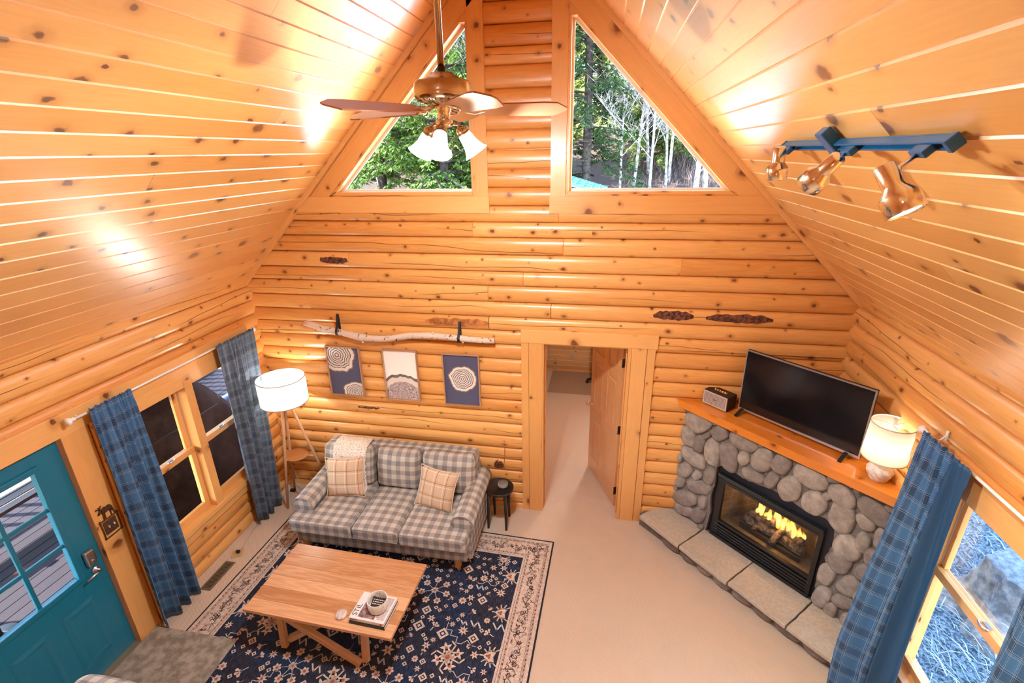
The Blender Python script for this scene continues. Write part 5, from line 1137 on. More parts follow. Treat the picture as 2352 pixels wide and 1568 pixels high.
for poly in ([(-.034, .135), (-.018, .128), (.022, .130), (.034, .118), (.056, .122), (.054, .15), (.046, .168), (.03, .178), (.01, .175), (-.008, .182), (-.022, .176), (-.034, .165)],
             [(-.062, .150), (-.064, .141), (-.056, .137), (-.047, .142), (-.030, .146), (-.026, .172), (-.045, .172)],
             [(-.030, .137), (-.034, .08), (-.027, .08), (-.020, .137)], [(-.020, .135), (-.020, .08), (-.014, .08), (-.010, .135)],
             [(.026, .13), (.027, .08), (.034, .08), (.040, .13)], [(.044, .13), (.056, .08), (.063, .08), (.056, .13)]): mb.prism(poly, sq, .002, .006)
for a, b in (((-.040, .172), (-.062, .20)), ((-.052, .188), (-.070, .192)), ((-.038, .174), (-.045, .205)), ((-.036, .174), (-.028, .205)), ((-.030, .195), (-.018, .205))): mb.tube([sq(*a, .004), sq(*b, .004)], .0032, 5)
mb.build('moose_silhouette', RUST, t)
for a in (-.02, .022): mb = MB(); mb.box(sq(a, .002, .010), (.014, .009, .018)); mb.build('toggle', plain('ivory_toggle', (.78, .74, .62), .4), t, bevel=.002)
# ---------------------------------------------------------------- curtains and rods
def curtain(label, side, ya, yb, yc, yd, n, m, top=2.17, bot=.02, grp=None, lining=None, push=None, amp=(.022, .045), seed=0, fw_=.9, xr=2.95):
    t = thing('curtain', label, 'curtain', (side * xr, (ya + yb) / 2, bot), 0, grp)
    def pos(s_, tt_):
        z = bot + (top + .03 - bot) * tt_; k = tt_; y = (yc + (yd - yc) * s_) * (1 - k) + (ya + (yb - ya) * s_) * k
        sw = s_ + .035 * math.sin(2 * PI * 1.4 * s_ + seed) + .03 * math.sin(2 * PI * .6 * s_ + seed * 2 + 2.5 * (1 - tt_)) * (1 - k)
        big = math.sin(2 * PI * n * .62 * sw + seed + .4 * math.sin(3 * (1 - tt_))); big = math.copysign(abs(big) ** .75, big); ph = 2 * PI * n * 1.55 * sw + seed * 3
        ks = max(0., (k - .30) / .70) ** 1.6; d = amp[1] * big * (1 - ks) + amp[0] * ks * (.8 * math.sin(ph) + .35 * math.sin(1.9 * ph + seed)) + .004 * noise.noise(Vector((s_ * 14, tt_ * 5, seed)))
        if tt_ > .955: d = d * .55 + .004 * math.sin(ph * 2.6)
        x = side * (xr - .03) + d + (push(s_, tt_) if push else 0); y += .010 * math.cos(2 * PI * n * .62 * sw + seed) * (1 - k); zz = z + (.005 * math.sin(ph * 1.7) if tt_ > .995 else 0)
        return Vector((x, y, zz))
    TT = [0, .04, .1, .17, .24, .31, .38, .45, .52, .59, .66, .73, .80, .86, .90, .925, .945, .96, .972, .985, 1.]
    N = n * 22; mb = MB(); lin = MB()
    for i in range(N):
        for j in range(len(TT) - 1):
            s0, s1 = i / N, (i + 1) / N; tgt = mb
            if lining and s0 >= lining: tgt = lin
            tgt.face([pos(s0, TT[j]), pos(s1, TT[j]), pos(s1, TT[j + 1]), pos(s0, TT[j + 1])], [(s0 * fw_, TT[j] * 2.15), (s1 * fw_, TT[j] * 2.15), (s1 * fw_, TT[j + 1] * 2.15), (s0 * fw_, TT[j + 1] * 2.15)], 0, True)
    o = mb.build('curtain_cloth', m, t, solid=.003)
    if lining: lin.build('curtain_lining', NAVY_LINE, t, solid=.003)
    return t
RODX = -2.945
curtain('blue plaid curtain between the teal door side and the left window', -1, -2.055, -1.70, -2.10, -1.70, 5, CURT, seed=.6, amp=(.014, .05), fw_=1.25, grp='plaid curtains at the left window', xr=2.935)
curtain('plaid curtain beside the floor lamp, greyed for its lamp light', -1, -.77, -.215, -.76, -.42, 5, CURT_LAMP, seed=2.1, amp=(.014, .045), fw_=1.25, grp='plaid curtains at the left window', xr=2.935)
def push(s_, tt_):
    k = max(0, 1 - tt_); lim = -.24 + .21 * s_; return lim * min(1., k * 1.25) ** 1.05
curtain('blue plaid curtain hanging in front of the hearth end with lining turned out', 1, -1.45, -1.90, -1.56, -2.06, 4, CURT, seed=1.2, lining=.64, push=push, fw_=1.1, grp='plaid curtains at the right window', xr=2.93, amp=(.014, .05))
curtain('blue plaid curtain at the right window corner nearest the viewer', 1, -2.42, -2.80, -2.44, -2.84, 4, CURT, seed=.3, fw_=1.2, grp='plaid curtains at the right window', xr=2.92, amp=(.014, .045))
for side, y0, y1, lab in ((-1, -2.14, -.235, 'white curtain rod with knob ends above the left window'), (1, -2.9, -1.43, 'white curtain rod with knob ends above the right window')):
    xr = side * 2.935 if side < 0 else 2.93; t = thing('curtain_rod', lab, 'curtain rod', (xr, y0, 2.17)); mb = MB(); mb.tube([(xr, y0, 2.17), (xr, y1, 2.17)], .0095, 12); mb.build('rod', WHITE, t)
    for y, e in ((y0, -1), (y1, 1)): mb = MB(); mb.lathe([(.011, 0), (.016, .01), (.017, .03), (.026, .035), (.030, .05), (.028, .062), (0, .066)], 20, (xr, y, 2.17), Matrix.Rotation(-e * PI / 2, 3, 'X')); mb.build('finial', WHITE, t)
    for y in (y0 + .05, y1 - .05): mb = MB(); mb.tube([(xr, y, 2.162), (xr + side * .05, y, 2.155), (xr + side * .082, y, 2.20)], .006, 8); mb.box((xr + side * .078, y, 2.19), (.008, .02, .07)); mb.build('bracket', WHITE, t)
# ---------------------------------------------------------------- armchair whose back shows at the lower left edge
t = thing('armchair', 'gingham armchair back just showing at the bottom left edge', 'armchair', (-2.10, -3.45, 0))
mb = MB(); mb.cushion((-2.10, -3.10, .622), (.46, .17, .60), .08, .03, n=10, axis=1); mb.build('backrest', GING, t)
mb = MB(); mb.cushion((-2.10, -3.50, .28), (.62, .62, .30), .05, .01); mb.build('seat', GING, t)
for x in (-2.40, -1.80): mb = MB(); mb.cushion((x, -3.50, .40), (.12, .62, .42), .05, .01, n=6); mb.build('arm', GING, t)
for x in (-2.35, -1.85):
    for y in (-3.25, -3.75): mb = MB(); mb.bar((x, y, .14), (x, y, .01), .05, .05, (0, 1, 0)); mb.build('leg', W_TRAY, t)
# ---------------------------------------------------------------- ceiling fan
FC = Vector((-.012, -2.085, 0)); fan = thing('ceiling_fan', 'brass ceiling fan with oak blades and three lit bell shades', 'fan', (FC.x, FC.y, 4.0))
mb = MB(); mb.tube([(FC.x, FC.y, 4.31), (FC.x, FC.y, 5.62)], .0165, 16); mb.build('downrod', BRASS, fan)
mb = MB(); mb.lathe([(0, 5.63), (.07, 5.63), (.065, 5.56), (.03, 5.53), (.0165, 5.53)], 24, FC); mb.build('canopy', BRASS, fan)
mb = MB(); mb.tube([(FC.x, FC.y, 4.282), (FC.x, FC.y, 4.315)], .020, 16); mb.build('collar', BLACK, fan)
mb = MB(); mb.lathe([(.0, 4.29), (.055, 4.288), (.062, 4.278), (.085, 4.268), (.10, 4.258), (.128, 4.254), (.137, 4.245), (.139, 4.20), (.138, 4.196), (.140, 4.190), (.138, 4.184), (.128, 4.172), (.105, 4.160), (.06, 4.150), (0, 4.148)], 56, FC); mot = mb.build('motor_housing', BRASS, fan)
for k in range(24): a = 2 * PI * k / 24; mb = MB(); mb.bar(FC + Vector((.075 * math.cos(a), .075 * math.sin(a), 4.153)), FC + Vector((.122 * math.cos(a), .122 * math.sin(a), 4.168)), .006, .004); mb.build('vent_rib', BLACK_MATTE, mot)
mb = MB(); mb.lathe([(.034, 4.16), (.036, 4.12), (.031, 4.115), (.031, 4.085), (.042, 4.08), (.044, 4.062), (.034, 4.05), (0, 4.046)], 32, FC); mb.build('light_fitter', BRASS_HI, fan)
for k in range(5):
    a = math.radians(18 + 72 * k); ra = Matrix.Rotation(a, 3, 'Z'); pr = ra @ Matrix.Rotation(math.radians(-20), 3, 'X'); zc = 4.128
    def bpnt(x, y, z): return FC + ra @ Vector((0, 0, 0)) + Vector((0, 0, zc)) + pr @ Vector((x, y, z))
    out = [(.14, -.054), (.49, -.072), (.56, -.066), (.62, -.012), (.62, .012), (.565, .070), (.49, .074), (.14, .054)]
    mb = MB(); bi = 20 + k
    for z in (-.0035, .0035): mb.face([bpnt(x, y, z) for x, y in (out if z > 0 else out[::-1])], [(x, bi + .5 + y * 6) for x, y in (out if z > 0 else out[::-1])])
    for i in range(len(out)): p0, p1 = out[i], out[(i + 1) % len(out)]; mb.face([bpnt(*p0, -.0035), bpnt(*p1, -.0035), bpnt(*p1, .0035), bpnt(*p0, .0035)], [(0, bi + .1)] * 4)
    bl = mb.build('blade', W_BLADE, fan); mb = MB()
    for sg in (-1, 1): mb.tube([bpnt(.055, 0, .012), bpnt(.10, sg * .026, 0), bpnt(.155, sg * .034, -.006), bpnt(.20, sg * .012, -.006), bpnt(.205, 0, -.006)], .005, 8)
    mb.tube([bpnt(.03, 0, .018), bpnt(.10, 0, .006), bpnt(.20, 0, -.006)], .006, 8); mb.build('blade_bracket', BRASS_HI, bl)
for a in (-1.5, .42, 2.95):
    ax = Vector((math.cos(a) * .56, math.sin(a) * .56, -.83)).normalized(); o0 = FC + Vector((.03 * math.cos(a), .03 * math.sin(a), 4.068)); e = o0 + Vector((math.cos(a), math.sin(a), -.2)) * .035
    mr = Vector((0, 0, 1)).rotation_difference(ax).to_matrix(); mb = MB(); mb.tube([o0, e, e + ax * .02], .010, 10); mb.lathe([(0, .012), (.02, .014), (.031, .03), (.032, .042), (.029, .046), (.032, .05), (.030, .060)], 24, e, mr); so = mb.build('lamp_socket', BRASS, fan)
    mb = MB(); mb.lathe([(.030, .045), (.034, .07), (.037, .10), (.043, .125), (.054, .148), (.064, .160)], 72, e, mr, flute=lambda r, z, t_: r * (1 + .018 * math.sin(36 * t_))); mb.build('glass_shade', SHADE_G, so)
    mb = MB(); mb.lathe([(0, .05), (.014, .055), (.022, .085), (.020, .105), (.010, .118), (0, .12)], 16, e, mr); mb.build('bulb', BULB, so)
    lamp('fan_bulb_light', e + ax * .155, 46, (.88, .95, 1.), .022, so)
# ---------------------------------------------------------------- track light on the right slope
NR = Vector((-SL, 0, -1)).normalized(); UPS = Vector((-1, 0, SL)).normalized()
def trk(y, off, up_=0.): x = 1.752; return Vector((x, y, roof_z(x))) + NR * off + UPS * up_
TRM = Matrix((Vector((0, 1, 0)), UPS, NR)).transposed()
tk = thing('track_light', 'blue track light with three brass spot heads on the right ceiling slope', 'track light', trk(-2.3, .0))
mb = MB(); c = trk(-2.29, .032); mb.box(c + UPS * .013, (1.40, .009, .028), TRM); mb.box(c - UPS * .013, (1.40, .009, .028), TRM); mb.box(trk(-2.29, .016), (1.40, .036, .010), TRM)
for y in (-1.585, -2.995): mb.box(trk(y, .030), (.022, .042, .040), TRM)
mb.build('rail', BLUE_RAIL, tk, bevel=.003)
mb = MB(); mb.box(trk(-2.22, .034, .02), (.075, .13, .046), TRM); mb.build('feed_box', BLUE_RAIL, tk, bevel=.005)
for ya, hc, ax, lit, in ((-1.70, Vector((1.645, -1.79, 3.845)), Vector((.06, .12, -.99)), 0), (-2.42, Vector((1.625, -2.42, 3.83)), Vector((-.35, .62, -.70)), 0), (-2.90, Vector((1.635, -2.965, 3.80)), Vector((.38, -.44, -.82)), 1)):
    ax = ax.normalized(); mr = Vector((0, 0, 1)).rotation_difference(ax).to_matrix()
    mb = MB(); mb.box(trk(ya, .062), (.075, .026, .034), TRM); ad = mb.build('track_adapter', BLUE_RAIL, tk, bevel=.004)
    mb = MB(); top = hc - ax * .055; mb.tube([trk(ya, .078), trk(ya, .10).lerp(top, .45), top + ax * .05], .0075, 10); mb.build('arm', BRASS_HI, ad)
    mb = MB(); mb.lathe([(0, -.088), (.024, -.088), (.029, -.084), (.030, -.02), (.031, -.012), (.050, .012), (.052, .016), (.052, .068), (.050, .070), (.048, .066), (.046, .02), (.028, -.008), (0, -.01)], 36, hc, mr); hd = mb.build('spot_head', BRASS_HI, ad)
    mb = MB(); mb.lathe([(0, .030), (.030, .034), (.040, .052), (.036, .066), (0, .072)], 20, hc, mr); mb.build('bulb', BULB if lit else plain('unlit_bulb', (.02, .02, .022), .2), hd)
    if lit:
        d = bpy.data.lights.new('spot_light', 'SPOT'); d.energy = 150; d.color = (1, .88, .66); d.spot_size = 2.4; d.spot_blend = .8; d.shadow_soft_size = .035; o = bpy.data.objects.new('spot_light', d); C.objects.link(o); o.matrix_world = Matrix.Translation(hc + ax * .08) @ Vector((0, 0, -1)).rotation_difference(ax).to_matrix().to_4x4()
# loft lamp hanging behind the viewer
t = thing('unseen_pendant', 'white globe pendant lamp over the loft behind the viewer', 'lamp', (0, -6.4, 4.7))
mb = MB(); mb.tube([(0, -6.4, 4.9), (0, -6.4, 5.60)], .008, 8); mb.build('cord', BLACK, t); mb = MB(); mb.lathe([(.0, -.16), (.10, -.13), (.16, -.04), (.16, .04), (.10, .13), (.03, .17)], 32, (0, -6.4, 4.74)); mb.build('globe', SHADE_W, t)
lamp('pendant_light', (0, -6.4, 4.74), 185, (.80, .91, 1.), .05, t)
t = thing('unseen_pendant', 'white globe fill lamp added behind the viewer, lower than the other', 'lamp', (.5, -6.3, 2.1))  # second lamp added out of view to brighten floor and front faces
mb = MB(); mb.tube([(.5, -6.3, 2.2), (.5, -6.3, 4.0)], .008, 8); mb.build('cord', BLACK, t); mb = MB(); mb.lathe([(.0, -.16), (.10, -.13), (.16, -.04), (.16, .04), (.10, .13), (.03, .17)], 32, (.5, -6.3, 2.1)); mb.build('globe', SHADE_W, t)
lamp('under_loft_light', (.5, -6.3, 2.1), 430, (.84, .93, 1.), .05, t)
# ---------------------------------------------------------------- outdoors: ground, deck, grill, trees
def gz(x, y):
    h = -.45 + max(0, y - 15) * .21 + .12 * noise.noise(Vector((x * .35, y * .35, 0))) + max(0, (x - 4.2)) * .10 * (1 if y < 6 else .4) + max(0, -x - 7) * .13
    return h
tg = NT('forest_ground', .95, spec=.15); p = tg.obj(); x, y, z = tg.sep(p)
n1 = tg.noise(p, 5., 6., .7); n2 = tg.noise(p, 38., 4., .7)
leaf = tg.mix(tg.ss(n2, .35, .65), (.018, .011, .010), (.115, .08, .065)); glare_ground = tg.mix(tg.ss(n2, .3, .6), (.56, .64, .74), (.84, .90, .98))  # pale frosted clearing hidden below the sills, added to throw glare on the ceiling
blueg = tg.mix(tg.ss(n2, .4, .62), (.03, .055, .07), (.20, .27, .31))
f1 = tg.mt('MULTIPLY', tg.ss(x, -5.5, -3.5), tg.mt('SUBTRACT', 1., tg.ss(y, 16., 18.))); c_ = tg.mix(f1, leaf, glare_ground)
c_ = tg.mix(tg.mt('MULTIPLY', tg.ss(x, 2.8, 3.2), tg.mt('SUBTRACT', 1., tg.ss(y, 1.5, 3.)), ), c_, blueg); tg.col(c_); tg.bump(n2, .6, .03)
mb = MB(); NX, NY = 70, 70
def gp(i, j): X = -24 + 50 * i; Y = -10 + 70 * j; return (X, Y, gz(X, Y) if not (-3.3 < X < 3.3 and Y < .3) else -.5)
mb.grid(gp, NX, NY, lambda i, j: (i * 50, j * 70)); struct('ground', mb, tg.m)
# deck, rail, sun-blocking roof and its posts
mb = MB(); xx = -3.17; k = 0
while xx > -7.1: mb.box((xx - .07, -1.2, -.135), (.133, 9.0, .03), bi=k * 3); xx -= .142; k += 1
struct('deck', mb, W_DECK)
mb = MB(); mb.box((-4.75, -1.2, 2.62), (3.3, 9.2, .06), Matrix.Rotation(-.10, 3, 'Y')); struct('sun_block_roof', mb, W_DARK)  # roof out of view, added to keep sun off the left windows
for y in (-5.6, -2.75, .4, 3.2):
    mb = MB(); mb.box((-6.25, y, 1.1), (.12, .12, 2.5)); struct('porch_post', mb, W_DARK)
rl = thing('deck_railing', 'dark deck railing with upright balusters beyond the bench', 'railing', (-7.0, -1.2, -.12)); 
for z in (.10, .95): mb = MB(); mb.box((-7.0, -1.2, z - .12), (.045, 9.0, .09)); mb.build('rail', W_DARK, rl)
k = 0; yy = -5.4
while yy < 3.2: mb = MB(); mb.box((-7.0, yy, .40), (.035, .06, .86)); mb.build('baluster', W_DARK, rl); yy += .19
bn = thing('deck_bench', 'dark slatted bench standing on the deck outside the teal door', 'bench', (-5.75, -1.1, -.12))
for q in range(3): mb = MB(); mb.box((-5.62 - q * .14, -1.2, .31), (.12, 1.7, .04)); mb.build('seat_slat', W_DARK, bn)
for yy in (-.60, -1.85): mb = MB(); mb.bar((-5.62, yy, -.12), (-5.66, yy, .29), .07, .09, (0, 1, 0)); mb.bar((-5.88, yy, -.12), (-6.02, yy, .75), .07, .09, (0, 1, 0)); mb.build('leg', W_DARK, bn)
for z in (.48, .66): mb = MB(); mb.box((-5.985 - (z - .5) * .15, -1.2, z), (.03, 1.7, .11)); mb.build('back_slat', W_DARK, bn)
t = thing('deck_post_stand', 'black round post standing on the deck close to the teal door', 'post', (-4.42, -2.36, -.12)); mb = MB(); mb.tube([(-4.42, -2.36, -.12), (-4.42, -2.36, .75)], .035, 12); mb.lathe([(0, -.12), (.16, -.12), (.15, -.09), (.04, -.07)], 20, (-4.42, -2.36, 0)); mb.build('post_shaft', BLACK_MATTE, t)
# covered grill
GB = simple_noise('brown_canvas', (.020, .012, .011), (.036, .024, .022), 3., .8, spec=.04)
gr = thing('covered_grill', 'large grill under a dark brown canvas cover outside the left window', 'grill', (-4.15, -.45, -.12))
def cov(i, j):
    a = 2 * PI * i; sx_, sy_ = .44, 1.08; lev = [(0., 1.0, -.10), (.30, 1., .45), (.40, .99, .58), (.55, .82, .92), (.70, .60, 1.25), (.78, .50, 1.36), (.86, .36, 1.40), (1., .0, 1.42)]
    for (a0, s0, z0), (a1, s1, z1) in zip(lev, lev[1:]):
        if j <= a1: f = (j - a0) / (a1 - a0); s_ = s0 + (s1 - s0) * f; z = z0 + (z1 - z0) * f; break
    c_, q = math.cos(a), math.sin(a); e = 3.6; rr = (abs(c_) ** e + abs(q) ** e) ** (-1 / e)
    w = .02 * math.sin(a * 9 + z * 2) * s_ + .05 * noise.noise(Vector((c_ * 2, q * 2, z * 2)))
    return (-4.15 + (sx_ + w) * s_ * c_ * rr, -.52 + (sy_ + w) * s_ * q * rr, z + .02 * noise.noise(Vector((c_ * 3 * s_, q * 3 * s_, 3))))
mb = MB(); mb.grid(cov, 64, 26); mb.build('canvas_cover', GB, gr)
mb = MB()
for q in (.2, .7): pts = [cov(i / 20, .62) for i in range(21)]; 
mb.tube(pts, .008, 6, caps=False); mb.build('cover_seam', plain('dark_seam', (.012, .008, .008), .6), gr)
mb = MB(); mb.box((-3.55, -1.35, -.112), (.55, .75, .012)); tag(mb.build('deck_mat', simple_noise('blue_grey_mat', (.06, .09, .13), (.16, .21, .28), 60.)), 'blue grey woven mat on the deck below the left window', 'mat')
t = thing('smoker_barrel', 'blue black metal barrel smoker beyond the covered grill', 'barrel', (-5.1, 1.5, -.12)); mb = MB(); mb.tube([(-5.1, 1.1, .16), (-5.1, 1.95, .16)], .17, 24); mb.build('barrel_body', plain('blued_steel', (.02, .03, .06), .4, .3), t)
for yy in (1.2, 1.85): mb = MB(); mb.bar((-5.1, yy, .05), (-5.1, yy, -.12), .05, .05, (0, 1, 0)); mb.build('leg', BLACK_MATTE, t)
# leaves scattered on the left slope
mb = MB()
for k in range(5200):
    X, Y = R.uniform(-11, -5.5), R.uniform(1.2, 9); z = gz(X, Y) + R.uniform(.0, .03); s_ = R.uniform(.03, .07); a = R.uniform(0, 6.28); tl = R.uniform(-.5, .5)
    d = Vector((math.cos(a), math.sin(a), tl)) * s_; e = Vector((-math.sin(a), math.cos(a), R.uniform(-.5, .5))) * s_ * .6; o_ = Vector((X, Y, z)); mb.face([o_ - d, o_ + e, o_ + d, o_ - e], [(k * .37, 0)] * 4)
tl = NT('dry_leaf', .9); r = tl.rnd(tl.mt('FLOOR', tl.mt('MULTIPLY', tl.sep(tl.uv())[0], 99.))); tl.col(tl.ramp(r, [(0, (.02, .012, .010)), (.5, (.085, .057, .045)), (1, (.24, .19, .17))]))
tag(mb.build('leaf_litter', tl.m, merge=False), 'dry brown leaves covering the slope outside the left window', 'leaves', kind='stuff')
# frosty grass and stump outside the right window
mb = MB()
for k in range(9000):
    X, Y = R.uniform(3.35, 8.5), R.uniform(-2.6, 4.2); z = gz(X, Y); cl = noise.noise(Vector((X * 1.7, Y * 1.7, 3)))
    l = R.uniform(.07, .20) * (1 + .9 * max(cl, -.5)); a = R.uniform(-.9, .9) + (2.4 if R.random() < .7 else R.uniform(0, 6)); ln = R.uniform(.5, 1.6); w = R.uniform(.003, .007)
    b = Vector((X, Y, z)); tp = b + Vector((math.cos(a) * l * ln, math.sin(a) * l * ln, l * .5)); md = b.lerp(tp, .5) + Vector((0, 0, l * .22)); sd = Vector((-math.sin(a), math.cos(a), 0)) * w
    mb.face([b - sd, b + sd, md + sd * .8, md - sd * .8], [(k * .37, 0)] * 4); mb.face([md - sd * .8, md + sd * .8, tp], [(k * .37, 0)] * 3)
tl = NT('frosty_blade', .8); r = tl.rnd(tl.mt('FLOOR', tl.mt('MULTIPLY', tl.sep(tl.uv())[0], 99.))); tl.col(tl.ramp(r, [(0, (.06, .11, .12)), (.5, (.15, .23, .27)), (1, (.42, .50, .55))]))
tag(mb.build('frosty_grass', tl.m, merge=False), 'frosty blue white grass on the ground outside the right window', 'grass', kind='stuff')
t = thing('tree_stump', 'large weathered tree stump in the frosty grass outside the right window', 'stump', (4.95, -.25, gz(4.95, -.25)))
b0 = gz(4.95, -.25)
mb = MB(); mb.lathe([(.66, -.1), (.50, .04), (.38, .18), (.32, .36), (.30, .54)], 60, (4.95, -.25, b0), flute=lambda r, z, a: r * (1 + (.16 if z < .1 else .06) * math.sin(5 * a + 1) + .05 * math.sin(13 * a))); mb.build('stump_bark', simple_noise('grey_bark', (.09, .10, .10), (.26, .28, .28), 9., bump=.8), t)
mb = MB(); mb.lathe([(.30, .54), (.28, .555), (0, .56)], 60, (4.95, -.25, b0), flute=lambda r, z, a: r * (1 + .06 * math.sin(5 * a + 1) + .05 * math.sin(13 * a))); mb.build('cut_top', simple_noise('weathered_cut', (.10, .12, .125), (.20, .225, .23), 18.), t)
# --- trees
TRUNK = simple_noise('cedar_bark', (.010, .008, .007), (.045, .035, .028), 9., bump=.8)
def leafmat(name, a, b, c_):
    t = NT(name, .55, spec=.3); nt = t.t; r = t.rnd(t.mt('FLOOR', t.mt('MULTIPLY', t.sep(t.uv())[0], 99.))); cc = t.ramp(r, [(0, a), (.5, b), (1, c_)])
    t.col(cc); tr = t.n('BsdfTranslucent', Color=cc); nt.links.new(t.n('MixShader', i0=.3, i1=t.b.outputs[0], i2=tr), nt.nodes['Material Output'].inputs[0]); return t.m
LEAF = leafmat('cedar_leaf', (.022, .055, .010), (.075, .15, .022), (.21, .29, .06)); LEAF_D = leafmat('dark_cedar_leaf', (.012, .030, .010), (.032, .070, .020), (.085, .135, .045)); LEAF_Y = leafmat('yellow_green_leaf', (.10, .15, .03), (.22, .28, .06), (.36, .40, .14))
def cedar_meshes(seed, H_, rad, nb, dens, leaf=.16, bare=.12):
    rr = random.Random(seed); tk = MB(); fo = MB(); br = MB()
    tk.tube([(0, 0, -.3), (.04, .02, H_ * .3), (-.03, .05, H_ * .65), (0, 0, H_)], [H_ * .013, H_ * .011, H_ * .007, .02], 9)
    for k in range(nb):
        f = bare + (1 - bare) * rr.random() ** .85; z0 = H_ * f; a = rr.uniform(0, 2 * PI); L = rad * (1 - f) ** .6 * rr.uniform(.65, 1.15) + .25; drp = rr.uniform(.15, .5)
        d = Vector((math.cos(a), math.sin(a), 0)); sd = Vector((-d.y, d.x, 0)); q = lambda s_: Vector((0, 0, z0)) + d * L * s_ + Vector((0, 0, L * (.25 * s_ - drp * s_ * s_ * 1.6 + .35 * max(0, s_ - .75)))) + sd * .12 * L * math.sin(s_ * 4 + k)
        pts = [q(i / 5) for i in range(6)]; br.tube(pts, [.022 * L / 1.5 * (1 - i / 6) + .004 for i in range(6)], 5, caps=False, sm=False)
        for j in range(int(dens * L)):
            s_ = rr.uniform(.22, 1.03); o_ = q(s_) + sd * rr.uniform(-.28, .28) * L * .45 * (1.1 - s_ * .5) + Vector((0, 0, rr.uniform(-.22, .06)))
            b = rr.uniform(0, 6.28); e = (d * .6 + Vector((math.cos(b), math.sin(b), 0))).normalized(); dn = Vector((0, 0, -1)); uvk = rr.random() * 50
            for m in range(7):
                sp = (m - 3) * .34 + rr.uniform(-.1, .1); l = leaf * rr.uniform(.6, 1.2); dr_ = (e * math.cos(sp) + e.cross(dn) * math.sin(sp)); dr_ = (dr_ + dn * rr.uniform(.25, 1.0)).normalized(); wv = dr_.cross(Vector((rr.uniform(-.4, .4), rr.uniform(-.4, .4), 1))).normalized() * l * .13
                p0 = o_; p1 = o_ + dr_ * l * .55; p2 = o_ + dr_ * l
                fo.face([p0, p1 - wv, p2, p1 + wv], [(uvk + m * .11, 0)] * 4)
    return tk, br, fo
def proto(name, label, mbs, mats, loc, rz, s_, grp):
    t = thing(name, label, 'tree', loc, rz, grp); WM.pop(t.name); t.scale = (s_,) * 3
    for nm, m, mt_ in zip(('trunk', 'branches', 'foliage'), mbs, mats):
        if m: m.build(nm, mt_, t, merge=False)
    return t
def again(p_, loc, rz, s_, label):
    c = copy_tree(p_); c.location = loc; c.rotation_euler = (0, 0, rz); c.scale = (s_,) * 3; c['label'] = label; return c
def G(x, y): return (x, y, gz(x, y))
g_ = 'trees on the slope behind the gable windows'
cA = proto('cedar_tree', 'tall cedar with drooping sprays filling the middle of the left gable window', cedar_meshes(3, 11, 2.6, 150, 60, .135), (TRUNK, TRUNK, LEAF), G(-6.3, 17.2), .4, 1.5, g_)
again(cA, G(-9.9, 18.8), 2.1, 1.6, 'bright green cedar at the lower left corner of the left gable window')
again(cA, G(-4.6, 20.5), 4.0, 1.5, 'cedar further back, showing under the fan in the left gable window')
cB = proto('cedar_tree', 'dark cedar with hanging branches along the left edge of the right gable window', cedar_meshes(8, 12, 2.1, 130, 50, .135, .1), (TRUNK, TRUNK, LEAF_D), G(-.2, 19.2), 1., 1.4, g_)
again(cB, G(-4.4, 26.), 3.2, 1.3, 'dark cedar seen through the gap beside the vertical board of the left gable window')
again(cB, G(-13.5, 25.), 5., 1.6, 'dark cedar behind the bright cedars at far left')
cC = proto('conifer_tree', 'yellow green conifer behind the bare birches at the right of the right gable window', cedar_meshes(21, 9, 2.0, 100, 30, .24, .05), (TRUNK, TRUNK, LEAF_Y), G(9.2, 31.), 0, 1.2, g_)
for k, (x_, y_, s_, lab) in enumerate(((5.6, 36., 1.6, 'yellow green conifer behind the thickest bare trees'), (3.4, 31., 1.3, 'pale green conifer right of the dark cedar'), (12., 37., 1.5, 'furthest right conifer on the brushy slope'), (8., 42., 1.8, 'tall conifer at the top of the slope'), (-8.8, 29., 1.8, 'conifer at the back behind the left gable window cedars'), (-.3, 38., 1.9, 'conifer far behind the log column'))): again(cC, G(x_, y_), k * 1.3, s_, lab)
WBARK = simple_noise('pale_bark', (.13, .12, .11), (.42, .39, .37), 7., bump=.3)
def bare_mesh(seed, H_, r0, spread=.55):
    rr = random.Random(seed); m1 = MB(); m2 = MB()
    def grow(p, d, L, r, depth):
        n = 4; pts = [p]; q = p.copy(); dd = d.copy()
        for i in range(n): dd = (dd + Vector((rr.uniform(-1, 1), rr.uniform(-1, 1), rr.uniform(-.3, .7))) * .13).normalized(); q = q + dd * L / n; pts.append(q.copy())
        (m1 if depth < 1 else m2).tube(pts, [max(.0065, r * (1 - .55 * i / n)) for i in range(n + 1)], 7 if depth < 1 else (5 if depth == 1 else 3), caps=False, sm=depth < 2)
        if depth >= 4 or r < .0015: return
        kids = {0: 26, 1: 8, 2: 5, 3: 3}[depth]
        for k in range(kids):
            s_ = rr.uniform(.28, 1.) if depth == 0 else rr.uniform(.2, 1.); i = min(int(s_ * n), n - 1); b = pts[i].lerp(pts[i + 1], s_ * n - i); a = rr.uniform(0, 2 * PI)
            side = Vector((math.cos(a), math.sin(a), rr.uniform(-.1, .5))); nd = (dd * (1 - spread) + side * spread).normalized(); grow(b, nd, L * rr.uniform(.28, .52), r * rr.uniform(.22, .42) * (1.1 - .4 * s_), depth + 1)
    grow(Vector((0, 0, -.2)), Vector((rr.uniform(-.06, .06), 0, 1)), H_, r0, 0); return m1, m2, None
for k in range(16):
    x_ = -26 + 2.9 * k + R.uniform(-.8, .8); again(cC if k % 3 else cB, G(x_, 43. + R.uniform(0, 5)), k * 1.1, R.uniform(1.5, 2.1), 'distant conifer in the dense row closing the view at the top of the slope')['group'] = 'conifers along the top of the slope'
g2 = 'bare trees behind the right gable window'
